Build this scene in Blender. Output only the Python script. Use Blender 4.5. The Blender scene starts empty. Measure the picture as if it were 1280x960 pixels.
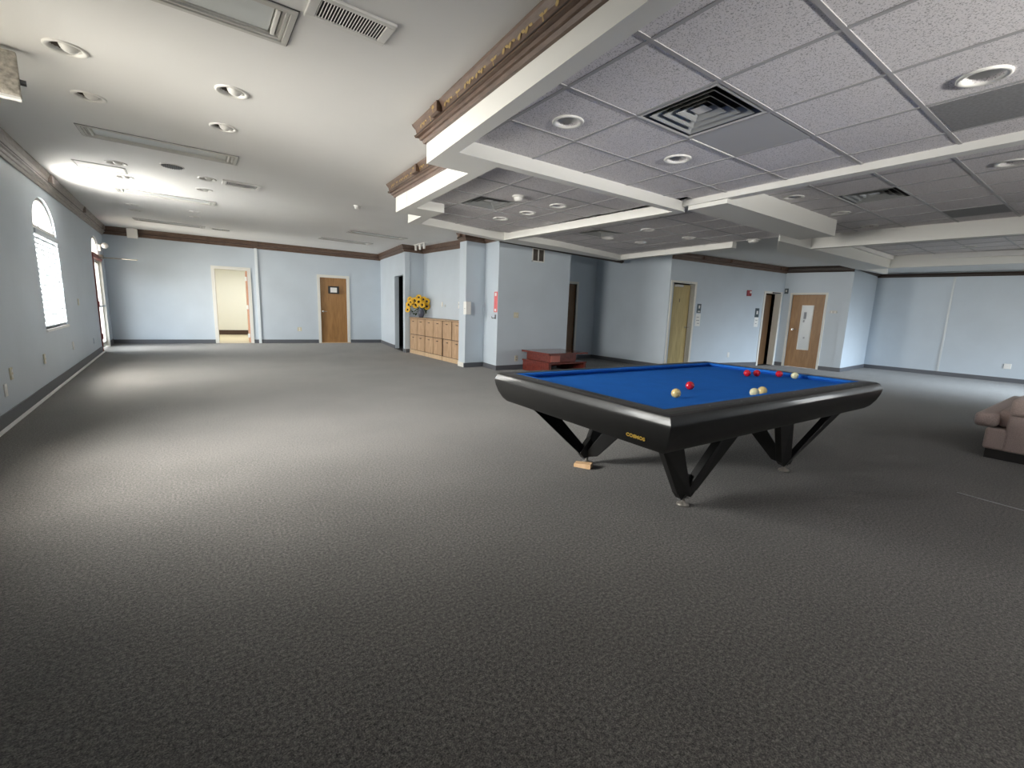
import bpy, bmesh, math, random
from mathutils import Vector, Matrix
random.seed(7)
PI = math.pi
S = bpy.context.scene
COL = S.collection
# ------------------------------------------------------------------ camera
F_PX, PITCH, ROLL, YAW, CAM_H = 556.79, math.radians(-9.3195), math.radians(2.0204), math.radians(35.38), 1.25
fwd = Vector((math.sin(YAW)*math.cos(PITCH), math.cos(YAW)*math.cos(PITCH), math.sin(PITCH)))
r0 = Vector((math.cos(YAW), -math.sin(YAW), 0)); u0 = r0.cross(fwd)
right = math.cos(ROLL)*r0 + math.sin(ROLL)*u0
up = -math.sin(ROLL)*r0 + math.cos(ROLL)*u0
cam = bpy.data.cameras.new('camera'); cam.sensor_width = 36; cam.lens = F_PX/1280*36; cam.clip_start = .02
camo = bpy.data.objects.new('camera', cam); COL.objects.link(camo)
camo.matrix_world = Matrix(((right.x, up.x, -fwd.x, 0), (right.y, up.y, -fwd.y, 0), (right.z, up.z, -fwd.z, CAM_H), (0, 0, 0, 1)))
S.camera = camo
def ray(x, y): return right*((x-640)/F_PX) - up*((y-480)/F_PX) + fwd
def on_z(x, y, z):
    d = ray(x, y); t = (z-CAM_H)/d.z; return Vector((d.x*t, d.y*t, z))
# ceiling of the room: very slightly sloping plane
def ZC(x, y): return 2.72 + .02*y - .012*x
def on_ceil(x, y):
    d = ray(x, y); t = (2.72-CAM_H)/(d.z - .02*d.y + .012*d.x); return Vector((d.x*t, d.y*t, CAM_H+d.z*t))
Zt, Zb = 2.57, 2.46

# ------------------------------------------------------------------ materials
def new_mat(name):
    m = bpy.data.materials.new(name); m.use_nodes = True
    return m, m.node_tree, m.node_tree.nodes['Principled BSDF']
def mat(name, col, rough=.6, metal=0, spec=.5, coat=0, noise=None, bump=None, var=None, emit=None, alpha=None, sheen=0):
    """noise=(scale, amount) mottles the colour; bump=(scale, strength, distance)"""
    m, nt, b = new_mat(name)
    c = (*col, 1)
    b.inputs['Base Color'].default_value = c; b.inputs['Roughness'].default_value = rough
    b.inputs['Metallic'].default_value = metal; b.inputs['Specular IOR Level'].default_value = spec
    b.inputs['Coat Weight'].default_value = coat; b.inputs['Coat Roughness'].default_value = .08
    if sheen: b.inputs['Sheen Weight'].default_value = sheen
    tc = nt.nodes.new('ShaderNodeTexCoord')
    if noise:
        n = nt.nodes.new('ShaderNodeTexNoise'); n.inputs['Scale'].default_value = noise[0]; n.inputs['Detail'].default_value = 4
        nt.links.new(tc.outputs['Object'], n.inputs['Vector'])
        mx = nt.nodes.new('ShaderNodeMix'); mx.data_type = 'RGBA'
        a = noise[1]
        mx.inputs[6].default_value = tuple(max(0, v*(1-a)) for v in col)+(1,)
        mx.inputs[7].default_value = tuple(min(1, v*(1+a)) for v in col)+(1,)
        rmp = nt.nodes.new('ShaderNodeMapRange'); rmp.inputs[1].default_value = .3; rmp.inputs[2].default_value = .7
        nt.links.new(n.outputs['Fac'], rmp.inputs[0]); nt.links.new(rmp.outputs[0], mx.inputs[0])
        nt.links.new(mx.outputs[2], b.inputs['Base Color'])
    if bump:
        n = nt.nodes.new('ShaderNodeTexNoise'); n.inputs['Scale'].default_value = bump[0]; n.inputs['Detail'].default_value = 3
        nt.links.new(tc.outputs['Object'], n.inputs['Vector'])
        bp = nt.nodes.new('ShaderNodeBump'); bp.inputs['Strength'].default_value = bump[1]; bp.inputs['Distance'].default_value = bump[2]
        nt.links.new(n.outputs['Fac'], bp.inputs['Height']); nt.links.new(bp.outputs['Normal'], b.inputs['Normal'])
    if emit:
        b.inputs['Emission Color'].default_value = (*emit[0], 1); b.inputs['Emission Strength'].default_value = emit[1]
    return m
def wood(name, c1, c2, rough=.45, scale=(8, 8, .6), coat=0, dist=4):
    m, nt, b = new_mat(name)
    tc = nt.nodes.new('ShaderNodeTexCoord'); mp = nt.nodes.new('ShaderNodeMapping'); mp.inputs['Scale'].default_value = scale
    n = nt.nodes.new('ShaderNodeTexNoise'); n.inputs['Scale'].default_value = 3; n.inputs['Detail'].default_value = 6; n.inputs['Distortion'].default_value = dist*.25
    cr = nt.nodes.new('ShaderNodeValToRGB'); cr.color_ramp.elements[0].color = (*c1, 1); cr.color_ramp.elements[1].color = (*c2, 1)
    cr.color_ramp.elements[0].position = .3; cr.color_ramp.elements[1].position = .7
    nt.links.new(tc.outputs['Object'], mp.inputs['Vector']); nt.links.new(mp.outputs[0], n.inputs['Vector'])
    nt.links.new(n.outputs['Fac'], cr.inputs[0]); nt.links.new(cr.outputs[0], b.inputs['Base Color'])
    b.inputs['Roughness'].default_value = rough; b.inputs['Coat Weight'].default_value = coat
    return m
def carpet_mat():
    m, nt, b = new_mat('carpet'); L = nt.links
    tc = nt.nodes.new('ShaderNodeTexCoord')
    n1 = nt.nodes.new('ShaderNodeTexNoise'); n1.inputs['Scale'].default_value = 210; n1.inputs['Detail'].default_value = 3
    n2 = nt.nodes.new('ShaderNodeTexNoise'); n2.inputs['Scale'].default_value = 75; n2.inputs['Detail'].default_value = 4
    n3 = nt.nodes.new('ShaderNodeTexNoise'); n3.inputs['Scale'].default_value = 1.1; n3.inputs['Detail'].default_value = 3
    for n in (n1, n2, n3): L.new(tc.outputs['Object'], n.inputs['Vector'])
    cr = nt.nodes.new('ShaderNodeValToRGB'); e = cr.color_ramp.elements
    e[0].position, e[0].color = .36, (.026, .025, .0235, 1); e[1].position, e[1].color = .66, (.245, .227, .206, 1)
    mid = e.new(.5); mid.color = (.104, .098, .090, 1)
    ad = nt.nodes.new('ShaderNodeMath'); ad.operation = 'MULTIPLY_ADD'; ad.inputs[1].default_value = .45; ad.inputs[2].default_value = 0
    L.new(n2.outputs['Fac'], ad.inputs[0])
    ad2 = nt.nodes.new('ShaderNodeMath'); ad2.operation = 'MULTIPLY_ADD'; ad2.inputs[1].default_value = .55
    L.new(n1.outputs['Fac'], ad2.inputs[0]); L.new(ad.outputs[0], ad2.inputs[2]); L.new(ad2.outputs[0], cr.inputs[0])
    mp = nt.nodes.new('ShaderNodeMapRange'); mp.inputs[1].default_value = .3; mp.inputs[2].default_value = .7; mp.inputs[3].default_value = .86; mp.inputs[4].default_value = 1.12
    L.new(n3.outputs['Fac'], mp.inputs[0])
    mu = nt.nodes.new('ShaderNodeMix'); mu.data_type = 'RGBA'; mu.blend_type = 'MULTIPLY'; mu.inputs[0].default_value = 1
    L.new(cr.outputs[0], mu.inputs[6]); L.new(mp.outputs[0], mu.inputs[7]); L.new(mu.outputs[2], b.inputs['Base Color'])
    b.inputs['Roughness'].default_value = .95; b.inputs['Specular IOR Level'].default_value = .15; b.inputs['Sheen Weight'].default_value = .2; b.inputs['Sheen Roughness'].default_value = .5
    bp = nt.nodes.new('ShaderNodeBump'); bp.inputs['Strength'].default_value = .7; bp.inputs['Distance'].default_value = .008
    L.new(ad2.outputs[0], bp.inputs['Height']); L.new(bp.outputs[0], b.inputs['Normal'])
    return m
def tile_mat(name, col):
    m, nt, b = new_mat(name); L = nt.links
    tc = nt.nodes.new('ShaderNodeTexCoord')
    n = nt.nodes.new('ShaderNodeTexNoise'); n.inputs['Scale'].default_value = 150; n.inputs['Detail'].default_value = 4
    L.new(tc.outputs['Object'], n.inputs['Vector'])
    cr = nt.nodes.new('ShaderNodeValToRGB'); e = cr.color_ramp.elements
    e[0].position, e[0].color = .33, (*[v*.42 for v in col], 1); e[1].position, e[1].color = .47, (*col, 1)
    L.new(n.outputs['Fac'], cr.inputs[0]); L.new(cr.outputs[0], b.inputs['Base Color'])
    b.inputs['Roughness'].default_value = .95; b.inputs['Specular IOR Level'].default_value = .1
    bp = nt.nodes.new('ShaderNodeBump'); bp.inputs['Strength'].default_value = .3; bp.inputs['Distance'].default_value = .004
    L.new(n.outputs['Fac'], bp.inputs['Height']); L.new(bp.outputs[0], b.inputs['Normal'])
    return m
M = {}
M['carpet'] = carpet_mat()
M['wall'] = mat('blue_grey_wall_paint', (.535, .60, .665), .42, noise=(1.4, .035), bump=(220, .12, .002))
M['ceiling'] = mat('white_ceiling_paint', (.84, .835, .82), .9, noise=(.9, .02))
M['drywall'] = mat('white_soffit_paint', (.83, .825, .79), .6)
M['tile'] = tile_mat('acoustic_tile', (.84, .81, .825))
M['tilesmooth'] = mat('smooth_panel', (.52, .52, .53), .7)
M['tiledark'] = mat('dark_panel', (.27, .27, .275), .8, noise=(60, .15))
M['tbar'] = mat('ceiling_grid_metal', (.46, .45, .46), .45)
M['base'] = mat('grey_rubber_base', (.10, .105, .12), .5)
M['trimbrown'] = wood('brown_crown_wood', (.085, .05, .035), (.16, .10, .07), .4, (2, 2, 14))
M['trimdull'] = wood('taupe_crown_wood', (.22, .19, .165), (.34, .30, .26), .4, (2, 2, 14))  # same brown crown wood, with washed-out glare painted into the colour
M['trimline'] = mat('dark_crown_bead', (.035, .022, .016), .45)
M['gold'] = mat('gold_stencil', (.38, .26, .09), .5, metal=.2)
M['whitepaint'] = mat('white_frame_paint', (.72, .71, .66), .45)
M['cream'] = mat('cream_wall', (.74, .735, .67), .8)
M['beigefloor'] = mat('beige_vinyl', (.50, .44, .30), .5)
M['brownbase'] = mat('brown_base', (.07, .04, .025), .5)
M['doorwood'] = wood('oak_door_veneer', (.26, .13, .042), (.38, .20, .072), .4, (5, 5, .7))
M['doorpale'] = wood('pale_door_veneer', (.40, .31, .13), (.55, .44, .20), .4, (5, 5, .7))
M['doordark'] = wood('dark_door_veneer', (.10, .05, .02), (.16, .085, .035), .45, (5, 5, .7))  # recess door, and oak with painted shade on the open door
M['doorpink'] = wood('salmon_door_edge', (.55, .28, .17), (.66, .36, .24), .5)
M['chrome'] = mat('chrome', (.75, .75, .74), .2, metal=1)
M['black'] = mat('black_plastic', (.015, .015, .016), .4)
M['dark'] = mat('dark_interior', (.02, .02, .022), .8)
M['metaldark'] = mat('dark_steel', (.12, .12, .125), .45, metal=.6)
M['white'] = mat('white_plastic', (.80, .79, .76), .35)
M['ivory'] = mat('ivory_plastic', (.62, .58, .44), .4)
M['paper'] = mat('white_paper', (.82, .82, .80), .8)
M['greytext'] = mat('grey_print', (.30, .32, .35), .7)
M['signdark'] = mat('dark_teal_sign', (.05, .075, .09), .4)
M['red'] = mat('red_alarm', (.30, .04, .05), .4)
M['pinkred'] = mat('red_sign', (.75, .16, .17), .35)
M['blind'] = mat('white_blind_slat', (.50, .54, .58), .5)
M['winframe'] = mat('white_window_frame', (.78, .78, .76), .4)
M['greyframe'] = mat('grey_arch_frame', (.27, .26, .25), .5)
M['redframe'] = mat('dark_red_door_frame', (.22, .045, .035), .45)
M['glass'] = None
M['stripwhite'] = mat('white_corner_strip', (.72, .77, .80), .4)
def glass_mat():
    m = bpy.data.materials.new('window_glass'); m.use_nodes = True; nt = m.node_tree; nt.nodes.clear()
    o = nt.nodes.new('ShaderNodeOutputMaterial'); t = nt.nodes.new('ShaderNodeBsdfTransparent'); g = nt.nodes.new('ShaderNodeBsdfGlossy'); g.inputs['Roughness'].default_value = .02
    mx = nt.nodes.new('ShaderNodeMixShader'); fr = nt.nodes.new('ShaderNodeFresnel'); fr.inputs['IOR'].default_value = 1.25
    nt.links.new(fr.outputs[0], mx.inputs[0]); nt.links.new(t.outputs[0], mx.inputs[1]); nt.links.new(g.outputs[0], mx.inputs[2]); nt.links.new(mx.outputs[0], o.inputs[0])
    return m
M['glass'] = glass_mat()
M['frost'] = mat('frosted_pane', (.60, .64, .66), .25)
M['lac'] = mat('black_lacquer', (.009, .009, .009), .4, spec=.3, coat=.3, noise=(30, .2), bump=(60, .02, .001))
M['railtop'] = mat('worn_black_rail', (.035, .034, .034), .38, noise=(25, .3))
M['cloth'] = mat('blue_billiard_cloth', (.02, .15, .56), .9, spec=.06, noise=(9, .05), bump=(900, .08, .001))
M['sight'] = mat('pearl_sight', (.5, .48, .38), .3)
M['ballred'] = mat('red_ball', (.62, .012, .03), .12, coat=.6)
M['ballcream'] = mat('cream_ball', (.74, .58, .24), .12, coat=.6)
M['ballpale'] = mat('pale_ball', (.72, .71, .45), .12, coat=.6)
M['shim'] = wood('raw_pine', (.68, .42, .22), (.80, .55, .33), .6)
M['steel'] = mat('worn_steel', (.30, .28, .25), .4, metal=.7)
M['redwood'] = wood('red_lacquer_wood', (.085, .015, .010), (.17, .034, .024), .2, (3, 9, 9), coat=.5)
M['oakdark'] = mat('dark_cabinet_carcass', (.10, .06, .035), .6)  # cabinet body darkened so the door seams read as shade
M['redpink'] = mat('pink_lacquer_panel', (.42, .13, .10), .18, coat=.5)
M['oak'] = wood('light_oak_cabinet', (.36, .225, .125), (.52, .35, .21), .5, (7, 7, 1.2))
M['oaklight'] = wood('pale_oak_plinth', (.50, .35, .21), (.60, .44, .28), .5, (7, 7, 1.2))
M['handle'] = mat('dark_bronze_pull', (.07, .05, .04), .4, metal=.5)
M['vase'] = mat('slate_blue_vase', (.08, .09, .13), .25, coat=.4)
M['petal'] = mat('yellow_petal', (.80, .47, .02), .6)
M['seed'] = mat('brown_flower_center', (.06, .025, .008), .9)
M['leaf'] = mat('green_leaf', (.03, .075, .015), .6, noise=(20, .4))
M['sofa'] = mat('mauve_brown_upholstery', (.43, .34, .31), .9, noise=(180, .3), bump=(300, .4, .004), sheen=.2)
M['sofabase'] = mat('black_sofa_plinth', (.018, .016, .015), .6)
M['bulb'] = mat('frosted_bulb', (.74, .73, .70), .3)
M['baffle'] = mat('dark_baffle', (.16, .13, .11), .5)
M['reflector'] = mat('satin_reflector', (.72, .72, .71), .3)
M['diffuser'] = mat('prismatic_diffuser', (.66, .69, .69), .35)
M['fixframe'] = mat('grey_white_fixture_frame', (.58, .57, .54), .4)
M['conegrey'] = mat('grey_diffuser_metal', (.36, .37, .37), .4)
M['signtan'] = mat('speckled_tan_sign', (.42, .39, .34), .6, noise=(40, .35))
M['logo'] = mat('gold_lettering', (.75, .50, .10), .35, metal=.4)
M['tape'] = mat('pale_floor_strip', (.36, .36, .36), .6)

# ------------------------------------------------------------------ mesh helpers
class MB:
    def __init__(s): s.v = []; s.f = []
    def face(s, pts):
        n = len(s.v); s.v += [tuple(p) for p in pts]; s.f.append(tuple(range(n, n+len(pts)))); return s
    def box(s, x0, x1, y0, y1, z0, z1):
        n = len(s.v)
        s.v += [(x0, y0, z0), (x1, y0, z0), (x1, y1, z0), (x0, y1, z0), (x0, y0, z1), (x1, y0, z1), (x1, y1, z1), (x0, y1, z1)]
        s.f += [tuple(n+i for i in q) for q in ((3, 2, 1, 0), (4, 5, 6, 7), (0, 1, 5, 4), (1, 2, 6, 5), (2, 3, 7, 6), (3, 0, 4, 7))]; return s
    def prism(s, poly, z0, z1):
        """poly counter-clockwise seen from above; z0/z1 numbers or functions of x,y"""
        n = len(s.v); k = len(poly)
        fa = z0 if callable(z0) else (lambda x, y: z0); fb = z1 if callable(z1) else (lambda x, y: z1)
        s.v += [(x, y, fa(x, y)) for x, y in poly] + [(x, y, fb(x, y)) for x, y in poly]
        s.f.append(tuple(n+i for i in reversed(range(k)))); s.f.append(tuple(n+k+i for i in range(k)))
        for i in range(k):
            j = (i+1) % k; s.f.append((n+i, n+j, n+k+j, n+k+i))
        return s
    def loft(s, rings, cap0=True, cap1=True, closed=True):
        n = len(s.v); k = len(rings[0])
        for r in rings: s.v += [tuple(p) for p in r]
        for a in range(len(rings)-1):
            for i in range(k if closed else k-1):
                j = (i+1) % k; s.f.append((n+a*k+i, n+a*k+j, n+(a+1)*k+j, n+(a+1)*k+i))
        if cap0: s.f.append(tuple(n+i for i in reversed(range(k))))
        if cap1: s.f.append(tuple(n+(len(rings)-1)*k+i for i in range(k)))
        return s
    def lathe(s, prof, seg=24, c=(0, 0, 0), cap0=False, cap1=False):
        rings = [[(c[0]+r*math.cos(2*PI*i/seg), c[1]+r*math.sin(2*PI*i/seg), c[2]+z) for i in range(seg)] for r, z in prof]
        return s.loft(rings, cap0, cap1)
    def sphere(s, r, c=(0, 0, 0), seg=24, rings=14, sz=1, a0=0, a1=PI):
        prof = []
        for i in range(rings+1):
            a = a0+(a1-a0)*i/rings; prof.append((max(1e-5, r*math.sin(a)), -r*math.cos(a)*sz))
        return s.lathe(prof, seg, c)
    def tube(s, pts, r, seg=8, caps=True):
        pts = [Vector(p) for p in pts]; rings = []
        rr = r if isinstance(r, (list, tuple)) else [r]*len(pts)
        for i, p in enumerate(pts):
            d = (pts[min(i+1, len(pts)-1)]-pts[max(i-1, 0)]).normalized()
            a = d.cross(Vector((0, 0, 1)) if abs(d.z) < .9 else Vector((1, 0, 0))).normalized(); b = d.cross(a)
            rings.append([p + rr[i]*(math.cos(2*PI*k/seg)*a + math.sin(2*PI*k/seg)*b) for k in range(seg)])
        return s.loft(rings, caps, caps)
    def xf(s, m, start=0):
        for i in range(start, len(s.v)): s.v[i] = tuple(m @ Vector(s.v[i]))
        return s
    def build(s, name, m, parent=None, smooth=False, bevel=0, seg=2, loc=None, rz=None, autosm=None):
        me = bpy.data.meshes.new(name); me.from_pydata(s.v, [], s.f); me.update()
        bm = bmesh.new(); bm.from_mesh(me); bmesh.ops.recalc_face_normals(bm, faces=bm.faces); bm.to_mesh(me); bm.free()
        me.materials.append(m)
        if smooth or autosm:
            for p in me.polygons: p.use_smooth = True
        if autosm: me.set_sharp_from_angle(angle=math.radians(autosm))
        o = bpy.data.objects.new(name, me); COL.objects.link(o)
        if bevel:
            b = o.modifiers.new('bevel', 'BEVEL'); b.width = bevel; b.segments = seg; b.limit_method = 'ANGLE'; b.angle_limit = math.radians(35)
        if parent: o.parent = parent
        if loc is not None: o.location = loc
        if rz is not None: o.rotation_euler = (0, 0, rz)
        return o
def empty(name, loc=(0, 0, 0), rz=0):
    o = bpy.data.objects.new(name, None); o.empty_display_size = .1; COL.objects.link(o); o.location = loc; o.rotation_euler = (0, 0, rz); return o
def tag(o, label, cat, group=None):
    o['label'] = label; o['category'] = cat
    if group: o['group'] = group
    return o
def struct(o): o['kind'] = 'structure'; return o
def dup(root, loc, rz=None):
    r = root.copy(); COL.objects.link(r); r.location = loc
    if rz is not None: r.rotation_euler = (0, 0, rz)
    for ch in list(root.children):
        c = ch.copy(); COL.objects.link(c); c.parent = r
        for g in list(ch.children):
            d = g.copy(); COL.objects.link(d); d.parent = c
    return r

# ------------------------------------------------------------------ walls
# a wall's local frame: x to the right as one faces it from the room, y into the wall, z up
class Wall:
    def __init__(s, p0, p1):
        s.p0 = Vector((*p0, 0)); s.p1 = Vector((*p1, 0)); d = s.p1-s.p0; s.len = d.length; s.x = d.normalized(); s.y = Vector((-s.x.y, s.x.x, 0))
        s.rz = math.atan2(s.x.y, s.x.x)
    def hit(s, px, py, depth=0):
        d = ray(px, py); o = Vector((0, 0, CAM_H)); q = s.p0 + s.y*depth
        t = (q-o).dot(s.y)/d.dot(s.y); p = o+d*t; return (p-q).dot(s.x), p.z
    def at(s, x, y=0, z=0): p = s.p0+s.x*x+s.y*y; return Vector((p.x, p.y, z))
    def build(s, name, m=None, openings=(), thick=.16, ext0=0, ext1=0, top=None):
        b = MB(); xs = sorted({-ext0, s.len+ext1, *[o[0] for o in openings], *[o[1] for o in openings]})
        for a, c in zip(xs[:-1], xs[1:]):
            mid = (a+c)/2; op = sorted([(o[2], o[3]) for o in openings if o[0] <= mid <= o[1]]); z = -.05; spans = []
            for q0, q1 in op: spans.append((z, q0)); z = q1
            spans.append((z, None))
            for q0, q1 in spans:
                if q1 is not None and q1-q0 < .06 and q0 < 0: continue
                P = [s.at(a, 0), s.at(c, 0), s.at(c, thick), s.at(a, thick)]
                b.prism([(p.x, p.y) for p in P], q0, (q1 if q1 is not None else (lambda x, y: (top or ZC(x, y)+.06))))
        return struct(b.build(name, m or M['wall']))
    def strip(s, name, m, x0, x1, z0, z1, out=.012, y1=.02, **k):
        o = MB().box(x0, x1, -out, y1, z0, z1).build(name, m, loc=s.p0, rz=s.rz, **k); return o
def lx(y): return -1.328-.0336*y
W_left = Wall((lx(-3), -3), (lx(16.09), 16.09))
W_back = Wall((lx(16.09), 16.09), (5.35, 15.26))
W_pier = Wall((5.225, 15.30), (4.724, 11.853))
W_niche = Wall((5.27, 11.90), (5.27, 8.5))
W_post = Wall((4.708, 8.43), (5.185, 8.46))
W_side = Wall((5.185, 8.46), (5.11, 7.80))
W_grille = Wall((5.11, 7.80), (7.05, 7.80))
W_recess = Wall((7.05, 9.06), (9.17, 9.06))
W_sheen = Wall((9.17, 9.06), (9.17, 6.65))
W_doors = Wall((9.17, 6.65), (13.30, 5.96))
W_vision = Wall((13.30, 5.96), (13.364, 4.406))
W_column = Wall((13.364, 4.406), (15.571, 4.569))
W_right = Wall((15.571, 4.569), (15.37, -3.0))
W_front = Wall((15.37, -3.0), (lx(-3), -3.0))

def span(w, pa, pb, depth=0):
    a, za = w.hit(*pa, depth); b, zb = w.hit(*pb, depth); return a, b, za, zb
# openings
d2 = (W_back.hit(266.5, 380)[0], W_back.hit(315.5, 380)[0]); d2o = (d2[0]+.07, d2[1]-.09, 0, W_back.hit(290, 336.5)[1])
d3a, d3b = W_back.hit(397.5, 390)[0], W_back.hit(437.5, 390)[0]; d3o = (d3a+.08, d3b-.09, 0, W_back.hit(418, 347)[1])
d4o = (W_pier.hit(493.5, 400)[0], W_pier.hit(504, 400)[0], 0, W_pier.hit(498, 344.5)[1])
d5a = W_recess.hit(708, 400)[0]; d5b = W_recess.hit(720.5, 400)[0]; d5o = (d5a-.35, d5b-.06, 0, 2.02)
d6a, d6b = W_doors.hit(836.5, 380)[0], W_doors.hit(868.5, 380)[0]; d6z = W_doors.hit(850, 351)[1]; d6o = (d6a+.05, d6b-.05, 0, d6z-.05)
d7a, d7b = W_doors.hit(953.5, 380)[0], W_doors.hit(976, 380)[0]; d7z = W_doors.hit(966, 364.5)[1]; d7o = (d7a+.05, d7b-.05, 0, d7z-.05)
d8a, d8b = W_vision.hit(987, 380)[0], W_vision.hit(1034, 380)[0]; d8z = W_vision.hit(1010, 366)[1]; d8o = (d8a+.05, d8b-.05, 0, d8z-.05)
win = (8.29+3, 9.80+3)
def yl(y): return (y+3)*W_left.len/19.09
WIN = [(yl(8.30), yl(9.80), .80, 2.10)] + [(yl(y), yl(y+1.5), .80, 2.10) for y in (3.4,)]
ARCH_R = None
D1 = (yl(13.70), yl(15.25), 0, 2.18)
left_open = [*WIN, D1]

# left wall with arched window heads: built in its own plane as one polygon with arched holes
def left_wall():
    bm = bmesh.new(); w = W_left
    b = MB()
    def arch(o, n=14):
        xa, xb, z0, z1 = o; cx, rx = (xa+xb)/2, (xb-xa)/2; rz = .45
        return cx, rx, z1, rz
    xs = [-.2]
    ops = sorted(left_open)
    top = lambda x, y: ZC(x, y)+.06
    def piece(xa, xb, z0, z1a, z1b, top_is_ceiling=False, z0b=None):
        P = [w.at(xa, 0), w.at(xb, 0), w.at(xb, .16), w.at(xa, .16)]
        z0b = z0 if z0b is None else z0b
        n = len(b.v)
        lo = [z0, z0b, z0b, z0]
        hi = [top(p.x, p.y) for p in P] if top_is_ceiling else [z1a, z1b, z1b, z1a]
        b.v.extend([(p.x, p.y, l) for p, l in zip(P, lo)]+[(p.x, p.y, h) for p, h in zip(P, hi)])
        b.f.extend([tuple(n+i for i in q) for q in ((3, 2, 1, 0), (4, 5, 6, 7), (0, 1, 5, 4), (1, 2, 6, 5), (2, 3, 7, 6), (3, 0, 4, 7))])
    x = -.2
    for o in ops:
        piece(x, o[0], -.05, 0, 0, True)
        if o[2] > 0: piece(o[0], o[1], -.05, o[2], o[2])
        cx, rx, z1, rz = arch(o); n = 16
        for i in range(n):
            ua = -1+2*i/n; ub = -1+2*(i+1)/n
            za = z1+rz*math.sqrt(max(0, 1-ua*ua)); zb = z1+rz*math.sqrt(max(0, 1-ub*ub))
            piece(cx+ua*rx, cx+ub*rx, za, 0, 0, True, zb)
        x = o[1]
    piece(x, w.len+.2, -.05, 0, 0, True)
    return struct(b.build('wall_left', M['wall']))
left_wall()
W_back.build('wall_back', openings=[d2o, d3o], ext0=.2, ext1=.25)
W_pier.build('wall_pier', openings=[d4o], thick=.13, ext1=0)
struct(MB().prism([(5.27, 11.853), (5.55, 11.853), (5.55, 12.05), (4.76, 12.05), (4.724, 11.853)], -.05, lambda x, y: ZC(x, y)+.06).build('wall_niche_far', M['wall']))
struct(MB().prism([(5.27, 8.4), (5.5, 8.4), (5.5, 12.0), (5.27, 12.0)], -.05, lambda x, y: ZC(x, y)+.06).build('wall_niche', M['wall']))
struct(MB().prism([(4.708, 8.43), (5.185, 8.46), (5.6, 8.46), (5.6, 8.76), (4.73, 8.76)], -.05, lambda x, y: ZC(x, y)+.06).build('wall_post', M['wall']))
struct(MB().prism([(5.11, 7.80), (7.05, 7.80), (7.05, 9.10), (5.3, 9.10), (5.3, 8.47), (5.185, 8.47)], -.05, lambda x, y: ZC(x, y)+.06).build('wall_grille', M['wall']))
W_recess.build('wall_recess', openings=[d5o], ext1=.2)
W_sheen.build('wall_sheen', ext0=.2, ext1=0)
W_doors.build('wall_doors', openings=[d6o, d7o], ext1=.16)
W_vision.build('wall_vision', openings=[d8o], ext1=0)
W_column.build('wall_column', ext1=.2)
W_right.build('wall_right', ext0=.2, ext1=.2)
FW = [(1.0, 3.4, .15, 2.15), (8.6, 11.0, 1.7, 1.95), (11.3, 13.7, 1.7, 1.95)]  # last two: unseen slots added only to carry light onto the tiled ceiling
W_front.build('wall_front', openings=FW, ext0=.2, ext1=.2)
# closed spaces behind the open doorways; near-black walls stand in for unlit ones
def back_room(name, w, o, depth, m, zt=2.5, x0=None, x1=None, floor_m=None, t0=.16):
    a = o[0]-.6 if x0 is None else x0; c = o[1]+.6 if x1 is None else x1
    b = MB(); e = .1
    b.box(a-e, c+e, depth, depth+e, -.05, zt); b.box(a-e, a, t0, depth, -.05, zt); b.box(c, c+e, t0, depth, -.05, zt); b.box(a-e, c+e, t0, depth+e, zt, zt+e)
    r = struct(b.build(name, m, loc=w.p0, rz=w.rz))
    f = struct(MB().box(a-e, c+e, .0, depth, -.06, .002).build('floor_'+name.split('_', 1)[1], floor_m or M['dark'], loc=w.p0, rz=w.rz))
    return r
back_room('wall_side_room', W_back, d2o, 4.1, M['cream'], 2.6, d2o[0]-1.6, d2o[1]+.9, M['beigefloor'])
struct(MB().box(d2o[0]-1.6, d2o[1]+.9, 4.08, 4.10, 0, .17).build('baseboard_side_room', M['brownbase'], loc=W_back.p0, rz=W_back.rz))
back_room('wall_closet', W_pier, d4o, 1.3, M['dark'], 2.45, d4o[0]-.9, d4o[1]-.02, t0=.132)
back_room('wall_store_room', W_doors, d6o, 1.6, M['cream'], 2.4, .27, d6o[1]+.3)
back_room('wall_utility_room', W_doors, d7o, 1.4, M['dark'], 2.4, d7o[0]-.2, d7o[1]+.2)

# floor
struct(MB().box(-2.4, 16, -3.3, 16.4, -.2, 0).build('floor', M['carpet']))
# light threshold strip along the left wall and baseboards
def baseboard(name, w, holes=(), h=.10, x0=0, x1=None):
    b = MB(); x = x0
    for a, c in sorted(holes): b.box(x, a, -.012, .02, 0, h); x = c
    b.box(x, w.len if x1 is None else x1, -.012, .02, 0, h)
    return struct(b.build(name, M['base'], loc=w.p0, rz=w.rz))
baseboard('baseboard_left', W_left, [(D1[0]-.06, D1[1]+.06)], .13)
struct(MB().box(0, D1[0]-.06, -.045, -.012, 0, .012).build('trim_floor_edge', M['paper'], loc=W_left.p0, rz=W_left.rz))
baseboard('baseboard_back', W_back, [(d2[0], d2[1]), (d3a, d3b)], .11)
baseboard('baseboard_pier', W_pier, [(d4o[0], d4o[1])])
baseboard('baseboard_post', W_post, x0=-.02); baseboard('baseboard_side', W_side); baseboard('baseboard_grille', W_grille, x0=-.012)
struct(MB().box(4.71, 4.735, 8.425, 8.75, 0, .10).build('baseboard_pillar', M['whitepaint']))
struct(MB().box(4.74, 4.85, 11.835, 11.87, 0, .10).build('baseboard_niche', M['base']))
baseboard('baseboard_recess', W_recess, [(d5o[0]-.06, d5b)]); baseboard('baseboard_sheen', W_sheen)
baseboard('baseboard_doors', W_doors, [(d6a, d6b), (d7a, d7b)]); baseboard('baseboard_vision', W_vision, [(d8a, d8b)])
baseboard('baseboard_column', W_column); baseboard('baseboard_right', W_right)

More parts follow.
